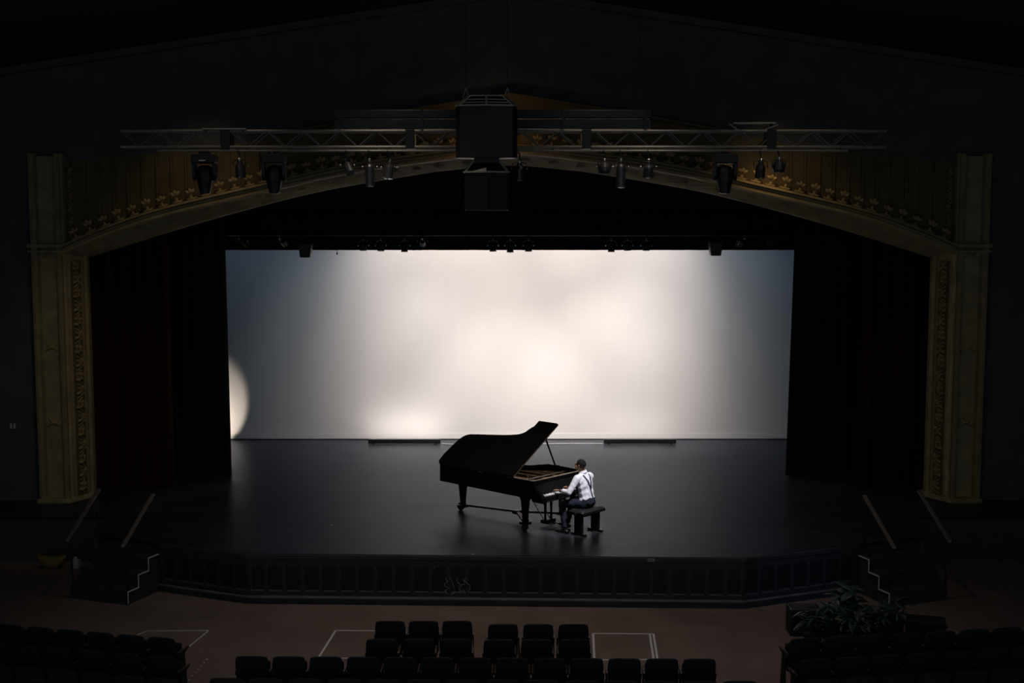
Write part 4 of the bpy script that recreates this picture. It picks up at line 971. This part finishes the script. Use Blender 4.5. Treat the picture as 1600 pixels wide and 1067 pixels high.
for k, x in enumerate((-0.035, 0.0, 0.03)): obj('mark', MB().box((x, -0.005, 0.004), (0.02, 0.004, 0.03 - 0.006 * k)), 'metal_black', lb)
tag(obj('yellow_clip', MB().bar((-1.34, 21.72, -0.24), (-1.30, 21.72, -0.20), 0.02, 0.012), 'yellow_vinyl', bevel=0.003), 'tiny yellow clip on the stage front left of centre', 'clip')
cb = thing('cable_coil', 'silvery loose cable bunched against the stage front panels', 'cable', (-0.98, 21.72, -0.5))
rc = random.Random(3)
for k in range(5):
    x = -0.12 + 0.09 * k; pts = [(x + rc.uniform(-0.05, 0.06), -0.025 - 0.01 * rc.random(), 0.12 - 0.05 * i + rc.uniform(-0.03, 0.03)) for i in range(7)]
    obj('strand', MB().tube(pts, 0.0026, 5), 'plastic_white', cb)
# ================================================================== PLANTS, SMALL THINGS
def plant(label, x, y, h, spread, nl, broad, m, seed):
    rnd = random.Random(seed)
    t = thing('potted_plant', label, 'plant', (x, y, PITZ), 0, 'plants behind the right seats')
    pot = obj('pot', MB().lathe([(0.10, 0), (0.13, 0.02), (0.155, 0.24), (0.17, 0.25), (0.17, 0.28), (0.15, 0.28), (0.14, 0.25), (0.02, 0.24)], 14), 'pot_dark', t)
    obj('soil', MB().lathe([(0.14, 0.235), (0.06, 0.25), (0.01, 0.255)], 12), 'soil', t)
    stems = []
    for k in range(7):
        a = k * 2.4; q = spread * 0.45 * (0 if k == 0 else rnd.uniform(0.4, 1)); e = h * rnd.uniform(0.6, 0.86)
        tip = Vector((q * math.cos(a), q * math.sin(a), e)); stems.append(tip)
        obj('stem', MB().tube([(0, 0, 0.22), tuple(tip * 0.55 + Vector((0, 0, 0.09))), tuple(tip)], [0.010, 0.008, 0.004], 5), m, t)
    for k in range(nl):
        tip = stems[k % 7]; sfrac = rnd.uniform(0.35, 1.0); base = Vector((0, 0, 0.22)).lerp(tip, sfrac)
        a = rnd.uniform(0, 2 * PI); L_ = spread * rnd.uniform(0.35, 0.75); up = rnd.uniform(-0.1, 0.75); wd = broad * rnd.uniform(0.7, 1.15)
        dr = Vector((math.cos(a), math.sin(a), 0)); sd = Vector((-math.sin(a), math.cos(a), 0)); rows = []
        for i in range(6):
            s = i / 5
            c = base + dr * (L_ * s) + Vector((0, 0, L_ * (up * s - 0.55 * s * s)))
            ww = wd * (0.1 if i == 0 else 0.04 if i == 5 else math.sin(PI * s) ** 0.7)
            rows.append([tuple(c - sd * ww), tuple(c - Vector((0, 0, 0.25 * ww))), tuple(c + sd * ww)])
        o = obj('leaf', MB().loft(rows), m, t, smooth=True); so = o.modifiers.new('s', 'SOLIDIFY'); so.thickness = 0.003
    return t
plant('leafy dark plant nearest the aisle among the right plants', 4.78, 19.65, 0.72, 0.40, 60, 0.038, 'leaf_dark', 1)
plant('low bushy plant, second from the aisle among the right plants', 5.15, 20.0, 0.74, 0.40, 60, 0.036, 'leaf_mid', 2)
plant('tall broad leaved plant rising highest among the right plants', 5.52, 20.2, 1.02, 0.42, 46, 0.085, 'leaf_mid', 3)
plant('bushy plant at the front of the tallest right plant', 5.42, 19.55, 0.66, 0.40, 60, 0.040, 'leaf_dark', 4)
plant('leafy plant, second from the right edge of the plant group', 5.90, 19.9, 0.70, 0.42, 60, 0.042, 'leaf_dark', 5)
plant('narrow leaved plant outermost right of the plant group', 6.22, 20.15, 0.72, 0.40, 60, 0.028, 'leaf_mid', 6)
mon = thing('floor_monitor', 'black wedge monitor on the floor right of the plants', 'speaker', (6.72, 20.15, PITZ), R(-15))
wd = MB(); pr = [(-0.22, 0), (0.22, 0), (0.22, 0.14), (-0.02, 0.34), (-0.22, 0.30)]; n = 5
wd.add([(xx, y, z) for xx in (-0.3, 0.3) for y, z in pr], [tuple(range(n)), tuple(range(2 * n - 1, n - 1, -1))] + [(i, (i + 1) % n, n + (i + 1) % n, n + i) for i in range(n)])
obj('cabinet', wd, 'metal_black', mon, bevel=0.012)
obj('grille', MB().box((0, 0.10, 0.245), (0.52, 0.28, 0.012), (R(-40), 0, 0)), 'seat_fabric', mon)
for s in (-1, 1): obj('handle', MB().tube([(s * 0.305, -0.08, 0.18), (s * 0.33, -0.08, 0.18), (s * 0.33, 0.08, 0.18), (s * 0.305, 0.08, 0.18)], 0.012, 6), 'can_grey', mon)
box = thing('planter_crate', 'dark crate at the aisle end of the right plants', 'crate', (4.78, 20.3, PITZ))
obj('shell', MB().box((0, 0, 0.22), (0.5, 0.36, 0.44)), 'pot_dark', box, bevel=0.01)
for z in (0.08, 0.22, 0.36): obj('slat', MB().box((0, -0.186, z), (0.5, 0.014, 0.10)), 'pot_dark', box)
yb = thing('yellow_bag', 'slumped yellow bag with two upturned ends on the floor at far left', 'bag', (-8.82, 24.12, PITZ))
bgm = MB(); rows = []
for i in range(13):
    s = i / 12; x = -0.28 + 0.56 * s; r = 0.10 * (math.sin(PI * s) ** 0.5) + 0.022; zc = 0.11 + 0.13 * abs(2 * s - 1) ** 2
    rows.append([(x, math.cos(k * PI / 8) * r * 0.9, max(0.0, zc + math.sin(k * PI / 8) * r)) for k in range(17)])
bgm.loft(rows); obj('body', bgm, 'yellow_vinyl', yb, smooth=True)
obj('handle', MB().tube([(-0.27, 0, 0.22), (-0.24, -0.03, 0.29), (-0.17, -0.05, 0.24), (-0.10, -0.06, 0.18)], 0.014, 6), 'yellow_vinyl', yb)
obj('handle', MB().tube([(0.27, 0, 0.22), (0.25, -0.03, 0.27), (0.18, -0.05, 0.22), (0.10, -0.06, 0.18)], 0.014, 6), 'yellow_vinyl', yb)
wb = thing('white_jug', 'small pale jug on the floor beside the yellow bag', 'jug', (-8.36, 24.1, PITZ))
obj('body', MB().lathe([(0.06, 0), (0.07, 0.02), (0.07, 0.16), (0.03, 0.22), (0.025, 0.25)], 12), 'plastic_white', wb, smooth=True)
obj('cap', MB().lathe([(0.028, 0.25), (0.028, 0.28), (0.02, 0.283)], 10), 'metal_black', wb)
obj('handle', MB().tube([(0.06, 0, 0.18), (0.10, 0, 0.16), (0.10, 0, 0.09), (0.065, 0, 0.07)], 0.009, 6), 'plastic_white', wb)
sw = thing('wall_switch', 'pair of small grey plates on the far left wall', 'switch', (-10.22, 26.03, 1.56))
for s in (-1, 1): obj('plate', MB().box((s * 0.035, -0.012, 0), (0.04, 0.02, 0.11)), 'plastic_white', sw, bevel=0.004)
